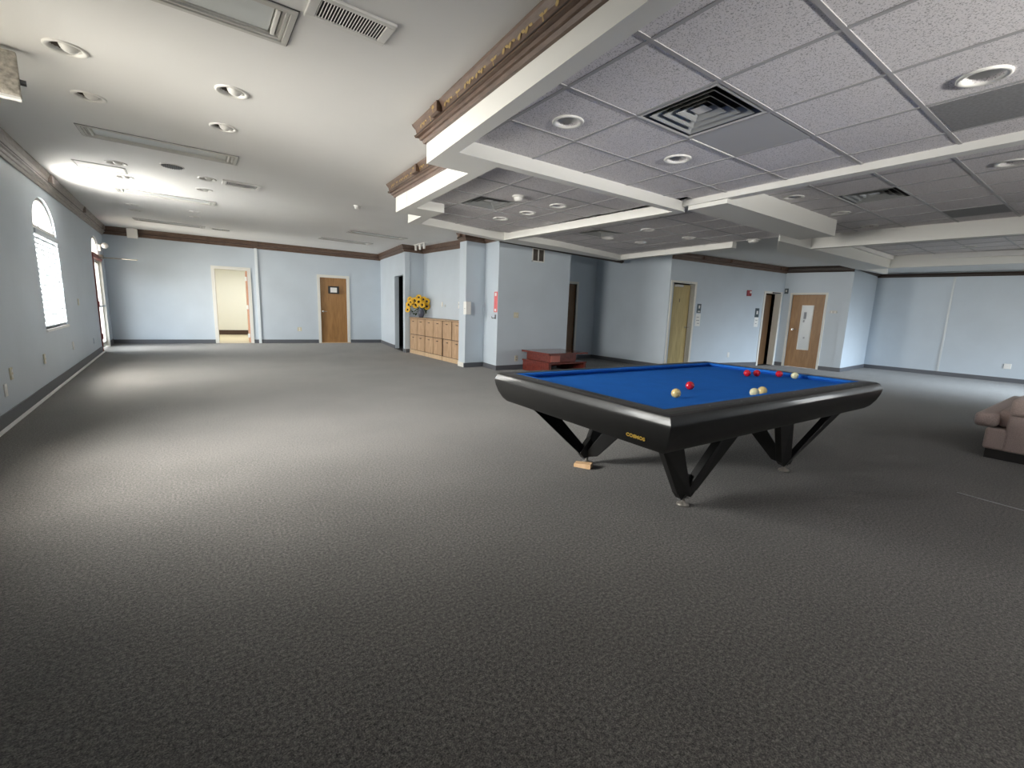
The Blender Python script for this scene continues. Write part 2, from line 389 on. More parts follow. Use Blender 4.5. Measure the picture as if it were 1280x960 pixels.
# ------------------------------------------------------------------ crown trim
def crown_prof(h):
    k = h/.2
    return [(0, 0), (.095, 0), (.09, -.02*k), (.07, -.06*k), (.062, -.115*k), (.075, -.118*k), (.075, -.135*k), (.05, -.14*k), (.045, -.165*k), (.03, -.17*k), (.022, -.2*k), (0, -.2*k)]
def crown(name, w, m, blocks=(), x0=0, x1=None, hfun=None, motif=False, zoff=None, e0=0, e1=0):
    """moulding swept along a wall just under the ceiling; e0/e1: mitre direction at each end"""
    x1 = w.len if x1 is None else x1; b = MB(); rings = []
    for x, e in ((x0, e0), (x1, e1)):
        p = w.at(x); h = hfun(p.x, p.y); zt = (zoff(p.x, p.y) if zoff else ZC(p.x, p.y))
        rings.append([w.at(x+e*o, -o, zt+d) for o, d in crown_prof(h)])
    b.loft(rings)
    t = struct(b.build(name, m))
    bead = MB(); rings = []
    for x, e in ((x0, e0), (x1, e1)):
        p = w.at(x); h = hfun(p.x, p.y); k = h/.2; zt = (zoff(p.x, p.y) if zoff else ZC(p.x, p.y))
        rings.append([w.at(x+e*o, -o, zt+d*k) for o, d in ((.05, -.112), (.079, -.112), (.079, -.122), (.05, -.122))])
    bead.loft(rings); o = bead.build('bead', M['trimline'], t)
    for x in blocks:
        p = w.at(x); h = hfun(p.x, p.y); zt = (zoff(p.x, p.y) if zoff else ZC(p.x, p.y)); k = h/.2
        bb = MB(); pts = [w.at(x-.07, -.05, 0), w.at(x+.07, -.05, 0), w.at(x+.07, -.112, 0), w.at(x-.07, -.112, 0)]
        bb.prism([(q.x, q.y) for q in pts], zt-.108*k, zt-.012*k); bb.build('bracket_block', m, t, bevel=.004)
        if motif:
            g = MB(); motif_at(g, w, x, -.1135, zt-.06*k, .028); g.build('gold_motif', M['gold'], t)
    if motif:
        x = x0+.12; g = MB(); i = 0
        while x < x1-.1:
            p = w.at(x); h = hfun(p.x, p.y); zt = (zoff(p.x, p.y) if zoff else ZC(p.x, p.y)); k = h/.2
            if all(abs(x-q) > .12 for q in blocks):
                if i % 3 == 1: motif_at(g, w, x, -.0745, zt-.060*k, .046)
                else:
                    for j in range(4): leaf_quad(g, w, x+(j-1.5)*.036, -.0745, zt-.06*k+(.005 if j % 2 else -.005), .019, .010, .5*(-1)**j)
            x += .17; i += 1
        if g.v: g.build('gold_scroll', M['gold'], t)
    return t
def leaf_quad(g, w, x, y, z, a, b, rot):
    pts = []
    for i in range(8):
        t = 2*PI*i/8; u, v = a*math.cos(t), b*math.sin(t)*(1-.3*math.cos(t))
        uu, vv = u*math.cos(rot)-v*math.sin(rot), u*math.sin(rot)+v*math.cos(rot)
        pts.append(w.at(x+uu, y-.001-vv*.28, z+vv))
    g.face(pts)
def motif_at(g, w, x, y, z, r):
    for k in range(7):
        a = -1.2+k*.4; leaf_quad(g, w, x+math.sin(a)*r*.5, y, z+math.cos(a)*r*.35, r*.42, r*.2, PI/2-a)
    leaf_quad(g, w, x, y, z-r*.7, r*.5, r*.12, PI/2)
HT = lambda x, y: .2-.0045*x
blk = [W_left.hit(*p)[0] for p in ((53, 226), (98, 260), (123, 281))]
crown('trim_1', W_left, M['trimdull'], [3.0, *blk], hfun=lambda x, y: .225, e1=0)
crown('trim_2', W_back, M['trimbrown'], [.6, W_back.hit(318, 305)[0]], hfun=lambda x, y: .205)
crown('trim_3', W_pier, M['trimbrown'], [], hfun=HT, e1=1)
crown('trim_4', W_niche, M['trimbrown'], [], hfun=HT, e1=-1)
Wnf = Wall((4.724, 11.853), (5.27, 11.853)); crown('trim_5', Wnf, M['trimbrown'], hfun=HT, e0=-1)
Wpf = Wall((4.73, 8.76), (4.708, 8.43)); crown('trim_6', Wpf, M['trimbrown'], [.16], hfun=HT, x0=.0, e1=1)
crown('trim_7', W_post, M['trimbrown'], hfun=HT, e0=-1); crown('trim_8', W_side, M['trimbrown'], hfun=HT, e1=1)
Wg2 = Wall((5.11, 7.80), (8.75, 7.80))
crown('trim_9', Wg2, M['trimline'], hfun=lambda x, y: .06, zoff=lambda x, y: 2.665-.026*(x-5.1), e0=-1)
crown('trim_10', W_doors, M['trimbrown'], [1.0, 1.95, 3.9], hfun=lambda x, y: .155, zoff=lambda x, y: ZC(x, y)-.01)
crown('trim_11', W_vision, M['trimline'], hfun=lambda x, y: .15)
crown('trim_12', W_column, M['trimline'], hfun=lambda x, y: .09); crown('trim_13', W_right, M['trimline'], hfun=lambda x, y: .09, zoff=lambda x, y: ZC(x, y)-.03)

# ------------------------------------------------------------------ ceiling, coffers, beams
cut_boxes, cut_cyl, cut_rect = [], [], []          # holes for fittings, filled below
up6 = lambda x, y: ZC(x, y)+.10
ceil_main = struct(MB().prism([(-2.5, -3.3), (4.72, -3.3), (4.72, 16.5), (-2.5, 16.5)], ZC, up6).build('ceiling', M['ceiling']))
ceil_right = struct(MB().prism([(4.71, 3.45), (16.2, 3.45), (16.2, 16.5), (4.71, 16.5)], ZC, up6).build('ceiling_rear', M['ceiling']))
ceil_edge = struct(MB().prism([(12.6, -3.3), (16.2, -3.3), (16.2, 3.46), (12.6, 3.46)], ZC, up6).build('ceiling_side', M['ceiling']))
TILES = {}
def coffer(name, rects, zt, x0, y0, sx=.61, sy=.60):
    b = MB(); g = MB()
    for xa, xb, ya, yb, *tilt in rects:
        k0, k1 = tilt if tilt else (xa, xa)        # left edge at ya and at yb
        b.prism([(k0, ya), (xb, ya), (xb, yb), (k1, yb)], zt, zt+.02)
        k = math.ceil((min(k0, k1)-x0)/sx)
        while x0+k*sx < xb:
            X = x0+k*sx; k += 1
            ys = ya if X-.012 > k0 else ya+(yb-ya)*(X-k0)/(k1-k0)
            ye = yb if X-.012 > k1 else ya+(yb-ya)*(X-k0)/(k1-k0)
            if ye > ys: g.box(X-.012, X+.012, ys, ye, zt-.004, zt+.004)
        k = math.ceil((ya-y0)/sy)
        while y0+k*sy < yb: Y = y0+k*sy; g.box(k0+(k1-k0)*(Y-ya)/(yb-ya), xb, Y-.012, Y+.012, zt-.0045, zt+.004); k += 1
    o = struct(b.build(name, M['tile'])); gg = g.build('grid_bars', M['tbar'], o); TILES[name] = o
    return o
Z3, Z4 = 2.685, 2.72
coffer('ceiling_tiles', [(1.25, 4.78, -3.2, 3.40, 1.25, 1.73)], Zt, 1.89, 1.007, .612, .598)
coffer('ceiling_tiles.001', [(2.15, 4.70, 3.36, 5.5, 2.15, 2.27), (2.65, 4.58, 5.5, 6.60, 2.65, 2.74)], Zt, 2.82, 4.145, .61, .597)
coffer('ceiling_tiles.002', [(4.56, 7.80, 3.2, 4.45), (4.52, 7.9, 4.45, 7.1)], Zt, 5.265, 5.22, .612, .60)
coffer('ceiling_tiles.003', [(4.68, 7.37, -3.2, 3.0), (7.37, 9.25, -3.2, 3.525)], Z3, 6.135, 1.765, .56, .57)
coffer('ceiling_tiles.004', [(8.7, 13.25, -3.2, 3.6)], Z4, 9.0, 1.0, .61, .60)
bt = MB()
beams = [
 [(1.202, -3.2), (1.312, -3.2), (1.785, 3.50), (1.677, 3.50)],
 [(1.664, 3.33), (4.75, 3.33), (4.75, 3.43), (2.2, 3.43), (2.2, 3.755), (1.695, 3.755)],
 [(2.08, 3.42), (2.197, 3.42), (2.316, 5.45), (2.2, 5.45)],
 [(2.195, 5.44), (2.70, 5.44), (2.70, 5.87), (2.22, 5.87)],
 [(2.57, 5.80), (2.70, 5.80), (2.79, 6.38), (2.79, 6.44), (2.63, 6.47)],
 [(2.70, 6.34), (2.79, 6.38), (4.52, 6.72), (4.52, 6.90), (2.63, 6.47)],
 [(4.67, 3.36), (4.79, 3.36), (4.61, 6.80), (4.48, 6.80)],
 [(4.60, -3.2), (4.72, -3.2), (4.80, 3.42), (4.69, 3.42)],
 [(4.72, 2.80), (7.56, 2.80), (7.56, 3.27), (4.72, 3.27)],
 [(7.5, 3.52), (8.63, 3.52), (12.6, 3.50), (12.6, 4.09), (8.62, 4.07), (7.5, 3.535)],
 [(9.22, -3.2), (9.34, -3.2), (8.72, 3.55), (8.60, 3.55)],
 [(13.2, -3.2), (13.3, -3.2), (12.65, 3.9), (12.53, 3.55)],
 [(4.50, 6.52), (5.70, 6.62), (7.87, 7.05), (7.97, 7.25), (4.50, 6.9)],
 [(7.70, 4.39), (7.83, 4.39), (7.99, 7.22), (7.86, 7.03)],
 [(12.3, 3.98), (14.04, 3.94), (14.04, 4.04), (12.3, 4.09)],
]
for i, p in enumerate(beams):
    bt.prism(p, (2.505 if p[0] == (4.60, -3.2) else Zb)+.0006*i, 2.86)
struct(bt.build('ceiling_beams', M['drywall']))
# brown crown on the outer fascia of the soffit
def soffit_zt(x, y): return ZC(x, y)
Wf1 = Wall((1.695, 3.755), (1.202, -3.2)); HF = lambda x, y: ZC(x, y)-2.605
crown('trim_14', Wf1, M['trimbrown'], [Wf1.hit(559, 122)[0], 3.3], hfun=lambda x, y: .155, motif=True, e0=-1)
Wf1b = Wall((2.2, 3.755), (1.695, 3.755)); crown('trim_15', Wf1b, M['trimbrown'], hfun=lambda x, y: .155, e1=1, e0=0)
Wf2 = Wall((2.22, 5.87), (2.10, 3.755)); crown('trim_16', Wf2, M['trimbrown'], [Wf2.hit(529, 209)[0]], hfun=lambda x, y: .165, motif=True, e0=-1)
Wf2b = Wall((2.6, 5.87), (2.22, 5.87)); crown('trim_17', Wf2b, M['trimbrown'], hfun=lambda x, y: .165, e1=1)
Wf3 = Wall((2.63, 6.47), (2.57, 5.87)); crown('trim_18', Wf3, M['trimbrown'], hfun=lambda x, y: .165)

# special panels in the tile grid
struct(MB().box(3.76, 4.345, .41, .985, Zt-.003, Zt+.01).build('ceiling_panel', M['tiledark']))
struct(MB().box(3.125, 3.72, 1.625, 2.185, Zt-.003, Zt+.01).build('ceiling_panel.001', M['tilesmooth']))
struct(MB().box(3.125, 3.72, 2.187, 2.205, Zt-.008, Zt+.01).build('ceiling_panel.002', M['white']))
struct(MB().box(7.83, 8.4, 1.2, 1.76, Z3-.003, Z3+.01).build('ceiling_panel.003', M['tiledark']))

# ------------------------------------------------------------------ ceiling fittings
def downlight_proto(kind):
    e = empty('downlight')
    fl = MB(); fl.lathe([(.081, .006), (.082, -.006), (.102, -.013), (.110, -.008), (.110, .003)], 32)
    fl.build('trim_ring', M['white'], e, smooth=True)
    can = MB(); can.lathe([(.083, -.003), (.076, .045), (.060, .085)], 32, cap1=True)
    if kind == 'eye':
        can.build('can', M['baffle'], e, smooth=True)
        bu = MB(); bu.sphere(.054, (.018, 0, .030), 20, 12); bu.build('bulb', M['bulb'], e, smooth=True)
    else:
        can.build('reflector', M['reflector'], e, smooth=True)
        bu = MB(); bu.sphere(.03, (0, 0, .06), 16, 10); bu.build('bulb', M['bulb'], e, smooth=True)
    return e
DRY = [((82, 60), 'recessed eyeball downlight on the white ceiling, nearest the tan exit sign'),
 ((111, 120.5), 'recessed eyeball downlight between the tan exit sign and the second long fixture'),
 ((290, 114.5), 'recessed eyeball downlight below the near supply vent, the larger of that pair'),
 ((279, 159), 'recessed eyeball downlight just before the right end of the second long light fixture'),
 ((145, 203.5), 'dark recessed downlight left of the round ceiling speaker'),
 ((155, 221), 'small recessed downlight just beyond the dark one left of the ceiling speaker'),
 ((259, 223.5), 'recessed downlight beside the left end of the middle slotted vent'),
 ((255, 237), 'recessed downlight above the right end of the third long light fixture'),
 ((165, 255.5), 'tiny recessed downlight past the third long fixture, near the left wall'),
 ((169, 262.5), 'tiny recessed downlight before the fourth long fixture, near the left wall'),
 ((243, 264.5), 'tiny recessed downlight past the right part of the third long fixture'),
 ((243, 271), 'tiny recessed downlight just before the right part of the fourth long fixture')]
pr = downlight_proto('eye')
for i, (p, lab) in enumerate(DRY):
    c = on_ceil(*p); o = pr if i == 0 else dup(pr, c); o.location = (c.x, c.y, c.z); cut_cyl.append((c.x, c.y, c.z, .08))
    tag(o, lab, 'ceiling light', 'downlights in the white ceiling')
TL = [((710, 152), Zt, 'round recessed downlight in a ceiling tile left of the big square diffuser'),
 ((847, 198.5), Zt, 'round recessed downlight in a ceiling tile just below the big square diffuser'),
 ((1230, 95), Zt, 'large round recessed downlight in a tile beside the dark panel at right'),
 ((698, 257), Zt, 'downlight in the middle tile bay, right of the white smoke detector'),
 ((659.5, 266), Zt, 'downlight in the middle tile bay, below the white smoke detector'),
 ((626, 273), Zt, 'downlight in the middle tile bay, under the square diffuser'),
 ((810, 287), Zt, 'downlight in the far tile bay, near the white beam band'),
 ((760, 297.5), Zt, 'downlight in the far tile bay, just beyond its square diffuser'),
 ((801, 303), Zt, 'downlight in the far tile bay, nearest the blue-grey side wall'),
 ((861, 297), Zt, 'downlight in the far tile bay, near the end of its right-hand beam'),
 ((992, 246.5), Z3, 'shallow downlight in the right tile bay, left of its square diffuser'),
 ((1051, 266), Z3, 'shallow downlight in the right tile bay, below its square diffuser'),
 ((1265, 203), Z3, 'downlight in the right tile bay at the right edge of the picture'),
 ((1087, 282), Z3, 'faint downlight in the right tile bay, closest to the long beige beam'),
 ((1211, 308), Z4, 'bright small downlight in the farthest right tile bay'),
 ((1126, 312.5), Z4, 'small downlight in the farthest right tile bay, near the corner of its beams')]
pr = downlight_proto('tile')
for i, (p, z, lab) in enumerate(TL):
    c = on_z(*p, z); o = pr if i == 0 else dup(pr, c); o.location = c; cut_cyl.append((c.x, c.y, z, .08))
    tag(o, lab, 'ceiling light', 'downlights in the tiled ceiling')
# long fluorescent fixtures
def fixture_proto():
    e = empty('fluorescent_fixture'); L, Wd = .66, .20
    def rect_ring(b, l0, w0, l1, w1, za, zb):
        b.box(-l0, l0, -w0, -w1, za, zb); b.box(-l0, l0, w1, w0, za, zb); b.box(-l0, -l1, -w1, w1, za, zb); b.box(l1, l0, -w1, w1, za, zb)
    f = MB(); rect_ring(f, L, Wd, L-.03, Wd-.03, -.012, .004); rect_ring(f, L-.034, Wd-.034, L-.05, Wd-.05, -.006, .03); rect_ring(f, L-.052, Wd-.052, L-.066, Wd-.06, .004, .05)
    f.build('frame', M['fixframe'], e, bevel=.002)
    g = MB(); rect_ring(g, L+.006, Wd+.006, L-.002, Wd-.002, -.004, .002); g.build('shadow_gap', M['metaldark'], e)
    MB().box(-L+.05, L-.05, -Wd+.05, Wd-.05, .045, .06).build('housing', M['fixframe'], e)
    d = MB(); d.box(-L+.10, L-.10, -Wd+.06, Wd-.06, .012, .045); d.build('diffuser', M['diffuser'], e, bevel=.006)
    for sx in (-1, 1): MB().box(sx*(L-.083)-.010, sx*(L-.083)+.010, -Wd+.06, Wd-.06, -.004, .045).build('end_cap', M['white'], e, bevel=.004)
    return e
fp = fixture_proto()
FX = [((-.11, 3.04), 'long recessed fluorescent fixture at the top edge of the picture, touching the near vent'),
 ((-.155, 6.32), 'long recessed fluorescent fixture with grey frame beyond the first two downlights'),
 ((-.25, 9.70), 'third long recessed fixture, just past the brightest patch of ceiling'),
 ((-.34, 13.55), 'fourth long recessed fixture, last before the far wall at left'),
 ((3.63, 10.78), 'nearer of two dark-slotted long fixtures on the far ceiling by the flower niche'),
 ((3.42, 12.70), 'farther of two dark-slotted long fixtures on the far ceiling by the flower niche')]
for i, ((x, y), lab) in enumerate(FX):
    o = fp if i == 0 else dup(fp, (0, 0, 0)); o.location = (x, y, ZC(x, y)); tag(o, lab, 'ceiling light', 'long fluorescent fixtures'); o.rotation_euler = (.02, .012, 0); cut_rect.append((x, y, ZC(x, y), .622, .162))
fp.rotation_euler = (.02, .012, 0)
e = empty('access_panel', (-.87, 8.06, ZC(-.87, 8.06))); e.rotation_euler = (.02, .012, 0)  # washed-out light fixture, reduced to a short plain panel
MB().box(-.235, .235, -.16, .16, -.006, .002).build('door_panel', M['ceiling'], e, bevel=.002)
f = MB(); f.box(-.25, .25, -.175, -.165, -.008, .002); f.box(-.25, .25, .165, .175, -.008, .002); f.box(-.25, -.24, -.165, .165, -.008, .002); f.box(.24, .25, -.165, .165, -.008, .002); f.build('frame', M['fixframe'], e)
tag(e, 'faint white access panel in the ceiling by the left wall, near the dark downlight', 'panel')
# slotted vents
def vent(x0, x1, y0, y1, n, lab, z=None):
    cx, cy = (x0+x1)/2, (y0+y1)/2; z = ZC(cx, cy); w, h = (x1-x0)/2, (y1-y0)/2
    e = empty('ceiling_vent', (cx, cy, z)); e.rotation_euler = (.02, .012, 0)
    f = MB(); t = .035
    f.box(-w, w, -h, -h+t, -.014, .003); f.box(-w, w, h-t, h, -.014, .003); f.box(-w, -w+t+.01, -h+t, h-t, -.014, .003); f.box(w-t-.01, w, -h+t, h-t, -.014, .003)
    f.build('frame', M['white'], e, bevel=.003)
    MB().box(-w+.01, w-.01, -h+.01, h-.01, -.003, .002).build('backing', M['dark'], e)
    l = MB(); iw = w-t-.012
    for i in range(n):
        x = -iw+2*iw*(i+.5)/n; k = len(l.v); l.box(-.0022, .0022, -h+t, h-t, -.010, .004); l.xf(Matrix.Translation((x, 0, 0)) @ Matrix.Rotation(.5, 4, 'Y'), k)
    l.build('louvers', M['white'], e)
    return tag(e, lab, 'vent', 'slotted supply vents')
vent(.575, 1.00, 2.60, 2.84, 22, 'white slotted supply vent beside the fluorescent fixture at the top of the picture')
vent(.42, .88, 7.49, 7.80, 18, 'white slotted vent in mid ceiling beside a pair of small downlights')
vent(.42, .88, 13.40, 13.75, 14, 'small slotted vent at the right end of the fourth long fixture')
# square four-way diffusers
def diffuser_proto():
    e = empty('air_diffuser'); a = .285; f = MB()
    def ring(b, r0, r1, z0, z1):
        R0 = [(-r0, -r0, z0), (r0, -r0, z0), (r0, r0, z0), (-r0, r0, z0)]; R1 = [(-r1, -r1, z1), (r1, -r1, z1), (r1, r1, z1), (-r1, r1, z1)]
        R2 = [(x, y, z+.004) for x, y, z in R1]; R3 = [(x, y, z+.004) for x, y, z in R0]
        b.loft([R0, R1, R2, R3], False, False)
    ring(f, a, a-.02, -.006, -.004); f.build('frame', M['white'], e)
    w = MB(); ring(w, a-.02, .16, -.003, .075); w.build('throat', M['metaldark'], e)
    MB().box(-.17, .17, -.17, .17, .078, .085).build('duct', M['dark'], e)
    for r, z in ((.225, -.004), (.165, .002), (.105, .010)):
        b = MB(); ring(b, r, r-.05, z, z+.040); ring(b, r+.008, r, z-.004, z); b.build('cone', M['conegrey'], e)
    c = MB(); c.loft([[(-.05, -.05, .022), (.05, -.05, .022), (.05, .05, .022), (-.05, .05, .022)], [(-.012, -.012, .05), (.012, -.012, .05), (.012, .012, .05), (-.012, .012, .05)]]); c.build('hub', M['white'], e)
    return e
dp = diffuser_proto()
DF = [((2.80, 1.91), Zt, 'big square four-way air diffuser in the nearest ceiling tiles'),
 ((3.08, 4.98), Zt, 'square air diffuser in the middle tile bay, beside the white smoke detector'),
 ((5.57, 5.46), Zt, 'small dark square diffuser in the far tile bay'),
 ((6.40, 2.04), Z3, 'square air diffuser in the right tile bay, beyond the cream beam band')]
for i, ((x, y), z, lab) in enumerate(DF):
    o = dp if i == 0 else dup(dp, (x, y, z)); o.location = (x, y, z); tag(o, lab, 'vent', 'square air diffusers'); cut_boxes.append((x, y, z, .262))
# real holes in the ceilings
def cut(target, boxes, cyls, rects=()):
    b = MB()
    for x, y, z, l, w_ in rects: b.box(x-l, x+l, y-w_, y+w_, z-.05, z+.3)
    for x, y, z, r in boxes: b.box(x-r, x+r, y-r, y+r, z-.05, z+.3)
    for x, y, z, r in cyls: b.lathe([(r, -.05), (r, .3)], 24, (x, y, z), True, True)
    if not b.v: return
    c = b.build('cutter', M['dark'])
    md = target.modifiers.new('holes', 'BOOLEAN'); md.object = c; md.solver = 'EXACT'; md.use_self = True
    dg = bpy.context.evaluated_depsgraph_get(); me = bpy.data.meshes.new_from_object(target.evaluated_get(dg)); old = target.data
    target.modifiers.clear(); target.data = me
    bpy.data.objects.remove(c)
bpy.context.view_layer.update()
cut(ceil_main, [], [c for c in cut_cyl if c[0] < 2], cut_rect)
for nm, o in TILES.items():
    xs = [v.co.x for v in o.data.vertices]; ys = [v.co.y for v in o.data.vertices]; z = min(v.co.z for v in o.data.vertices)
    ok = lambda c: min(xs) < c[0] < max(xs) and min(ys) < c[1] < max(ys) and abs(c[2]-z) < .01
    cut(o, [c for c in cut_boxes if ok(c)], [c for c in cut_cyl if c[0] > 2 and ok(c)])
struct(MB().prism([(-2.5, -3.3), (16.2, -3.3), (16.2, 16.5), (-2.5, 16.5)], lambda x, y: ZC(x, y)+.32, lambda x, y: ZC(x, y)+.36).build('ceiling_deck', M['dark']))
bb_ = MB()
for q in ((-2.5, -2.45, -3.3, 16.5), (16.15, 16.2, -3.3, 16.5), (-2.5, 16.2, -3.3, -3.25), (-2.5, 16.2, 16.45, 16.5)): bb_.box(*q, 2.4, 3.6)
struct(bb_.build('ceiling_deck_edge', M['dark']))
# smoke detectors, speaker, sprinkler
def detector(c, lab, r=.06):
    e = empty('smoke_detector', c); MB().lathe([(r*1.25, 0), (r*1.25, -.012), (r*1.1, -.016)], 24, cap1=True).build('base', M['white'], e, smooth=True)
    MB().lathe([(r*.95, -.014), (r*.9, -.04), (r*.6, -.058), (.001, -.060)], 24).build('housing', M['white'], e, autosm=40); return tag(e, lab, 'detector')
detector(on_z(648, 245, Zt), 'white smoke detector on the middle tile bay beside its square diffuser', .055)
detector(on_z(942, 299.5, Zt), 'white detector at the right edge of the far tile bay, above the fire alarm wall', .085)
detector(on_ceil(385, 310), 'small white detector on the far ceiling above the wood door with a sign', .09)
detector(on_ceil(447, 257), 'small white detector alone in the middle of the plain ceiling', .05)
c = on_ceil(215, 207.5); e = empty('ceiling_speaker', c)
MB().lathe([(.125, .002), (.125, -.006), (.112, -.010)], 32).build('rim', M['white'], e, smooth=True)
g = MB(); g.lathe([(.112, -.008), (.001, -.012)], 32); g.build('grille', mat('grey_speaker_grille', (.26, .26, .27), .6), e)
sl = MB()
for k in range(9): sl.box(-.1+.022*k+.01, -.1+.022*k+.016, -math.sqrt(max(0, .011-(-.1+.022*k+.013)**2)), math.sqrt(max(0, .011-(-.1+.022*k+.013)**2)), -.016, -.008)
sl.build('grille_bars', M['metaldark'], e); tag(e, 'round grey ceiling speaker beyond the second long fixture', 'speaker')
# exit sign on the ceiling at upper left, emergency light boxes
e = empty('exit_sign', (-1.02, 4.50, ZC(-1.02, 4.5)), .15)
MB().lathe([(.06, 0), (.05, -.03)], 20, cap1=True).build('canopy', M['chrome'], e, smooth=True)
MB().box(-.175, .175, -.035, .035, -.30, -.03).build('housing', M['signtan'], e, bevel=.008)
MB().box(-.172, .172, -.030, .030, -.315, -.30).build('lens', M['white'], e)
MB().lathe([(.001, 0), (.018, 0), (.018, .03), (.001, .03)], 12).xf(Matrix.Translation((.175, 0, -.2)) @ Matrix.Rotation(PI/2, 4, 'Y')).build('knob', M['metaldark'], e)
tag(e, 'speckled tan exit sign box hanging from the ceiling at the left edge', 'sign')
c = W_back.at(.68, -.25, 0); e = empty('emergency_light', (c.x, c.y, ZC(c.x, c.y)))
MB().lathe([(.055, 0), (.05, -.02)], 20, cap1=True).build('canopy', M['white'], e, smooth=True); MB().box(-.11, .11, -.05, .05, -.26, -.02).build('housing', M['white'], e, bevel=.01)
tag(e, 'white box light hanging at the far left corner before the brown trim', 'light')
# three little spot heads on a bar near the flower niche
c = on_ceil(525, 304.5); c.z = ZC(c.x, c.y); e = empty('track_light', c)
MB().box(-.03, .03, -.35, .35, -.02, .002).build('track', M['white'], e)
for k in (-1, 0, 1): MB().lathe([(.03, -.15), (.035, -.03), (.012, -.015)], 14, (0, k*.26, 0), True, True).build('spot_head', M['white'], e, smooth=False)
tag(e, 'three small white spot heads on the ceiling above the sunflower niche', 'light')

# ------------------------------------------------------------------ doors and windows
def frame(w, parent, a, b, z, m, fw=.05, out=.02, thick=.16, sill=False):
    f = MB(); f.box(a, a+fw, -out, thick, 0, z); f.box(b-fw, b, -out, thick, 0, z); f.box(a+fw, b-fw, -out, thick, z-fw, z)
    return f.build('frame', m, parent)
def door(name, w): return struct(empty(name, w.p0, w.rz))
def slab(parent, x0, x1, z, m, y=.05, ang=0, hinge='l', t=.045):
    b = MB(); wd = x1-x0
    if hinge == 'l': b.box(0, wd, 0, t, .01, z); loc = (x0, y, 0)
    else: b.box(-wd, 0, 0, t, .01, z); loc = (x1, y, 0)
    return b.build('leaf', m, parent, bevel=.002, loc=loc, rz=ang)
def lever(parent, x, z, y=0, d=1):
    h = MB(); h.lathe([(.001, 0), (.028, 0), (.026, .012), (.001, .012)], 16); h.xf(Matrix.Translation((x, y, z)) @ Matrix.Rotation(PI/2, 4, 'X'))
    h.tube([(x, y-.008, z), (x, y-.05, z), (x+d*.02, y-.058, z), (x+d*.12, y-.055, z)], .010, 8); return h.build('handle', M['chrome'], parent, smooth=False)
# far left open doorway with its leaf swung into the next room
d = door('door_2', W_back); frame(W_back, d, d2[0], d2[1], d2o[3]+.07, M['whitepaint'], .085)
lf = MB().box(-.045, 0, 0, .88, .01, d2o[3]-.02).build('leaf', M['doorpink'], d, loc=(d2o[1]-.005, .17, 0), rz=.05)
for z in (.22, 1.08, 1.92): MB().box(-.075, -.02, -.05, -.002, z-.06, z+.06).build('hinge', M['white'], lf)
# wood door with a small framed sign
d = door('door_3', W_back); frame(W_back, d, d3a, d3b, d3o[3]+.07, M['whitepaint'], .085); s_ = slab(d, d3o[0], d3o[1], d3o[3], M['doorwood'], .03); lever(s_, .07, 1.02, 0)
MB().box(0, .9, -.03, .0, 0, .02).build('threshold', M['oaklight'], d, loc=(d3o[0], 0, 0))
# recess door
d = door('door_5', W_recess); frame(W_recess, d, d5o[0]-.06, d5b, 2.08, M['whitepaint'], .06); slab(d, d5o[0], d5o[1], 2.01, M['doordark'], .03)
# door standing ajar
d = door('door_6', W_doors); frame(W_doors, d, d6a, d6b, d6z, M['whitepaint'], .05); s_ = slab(d, d6o[0]+.005, d6o[1]-.02, d6o[3]-.03, M['doorpale'], .02, .13, 'l')
lever(s_, d6o[1]-d6o[0]-.10, 1.0, 0, 1)
ww = d6o[1]-d6o[0]; x = .33; MB().box(x-.008, x+.008, -.004, 0, 1.60, 1.68).build('peep_slot', M['black'], s_)
cl = MB(); cl.box(.10, .36, -.06, -.004, d6o[3]-.09, d6o[3]-.035); cl.build('door_closer', M['fixframe'], s_, bevel=.006)
arm = MB(); arm.box(-.01, .28, -.075, -.06, d6z-.06, d6z-.035); arm.build('closer_arm', M['chrome'], d, loc=(d6o[0]+.25, 0, 0))
# open door; the shade on it is put into the darkened veneer
d = door('door_7', W_doors); frame(W_doors, d, d7a, d7b, d7z, M['whitepaint'], .055); slab(d, d7o[0]+.005, d7o[1]-.02, d7o[3]-.03, M['doordark'], .04, .30, 'l')
arm = MB(); arm.box(0, .3, -.06, -.03, d7z-.05, d7z-.02); arm.build('door_closer', M['metaldark'], d, loc=(d7o[1]-.40, 0, 0))
# door with a tall narrow pane
d = door('door_8', W_vision); frame(W_vision, d, d8a, d8b, d8z, M['whitepaint'], .05); s_ = slab(d, d8o[0]+.001, d8o[1]-.001, d8o[3], M['doorwood'], .03)
lever(s_, .09, 1.02, 0, 1)
xa, z1 = W_vision.hit(1001.5, 382.5); xb, z0 = W_vision.hit(1009.5, 437)
xa, xb = sorted((W_vision.hit(999.5, 410)[0], W_vision.hit(1012.5, 410)[0])); xa -= d8o[0]; xb -= d8o[0]
p_ = MB().box(xa, xb, -.006, .0, z0, z1).build('pane', M['frost'], s_)
ff = MB(); t = .02
ff.box(xa-t, xa, -.012, 0, z0-t, z1+t); ff.box(xb, xb+t, -.012, 0, z0-t, z1+t); ff.box(xa, xb, -.012, 0, z0-t, z0); ff.box(xa, xb, -.012, 0, z1, z1+t); ff.build('pane_frame', M['whitepaint'], s_)
nn = MB(); nn.box(xa+.05, xa+.11, -.009, -.006, z1-.34, z1-.16); nn.box(xa+.05, xa+.085, -.009, -.006, z1-.43, z1-.37); nn.box(xa+.10, xa+.14, -.009, -.006, z0+.28, z0+.33); nn.build('pane_note', M['greytext'], p_)
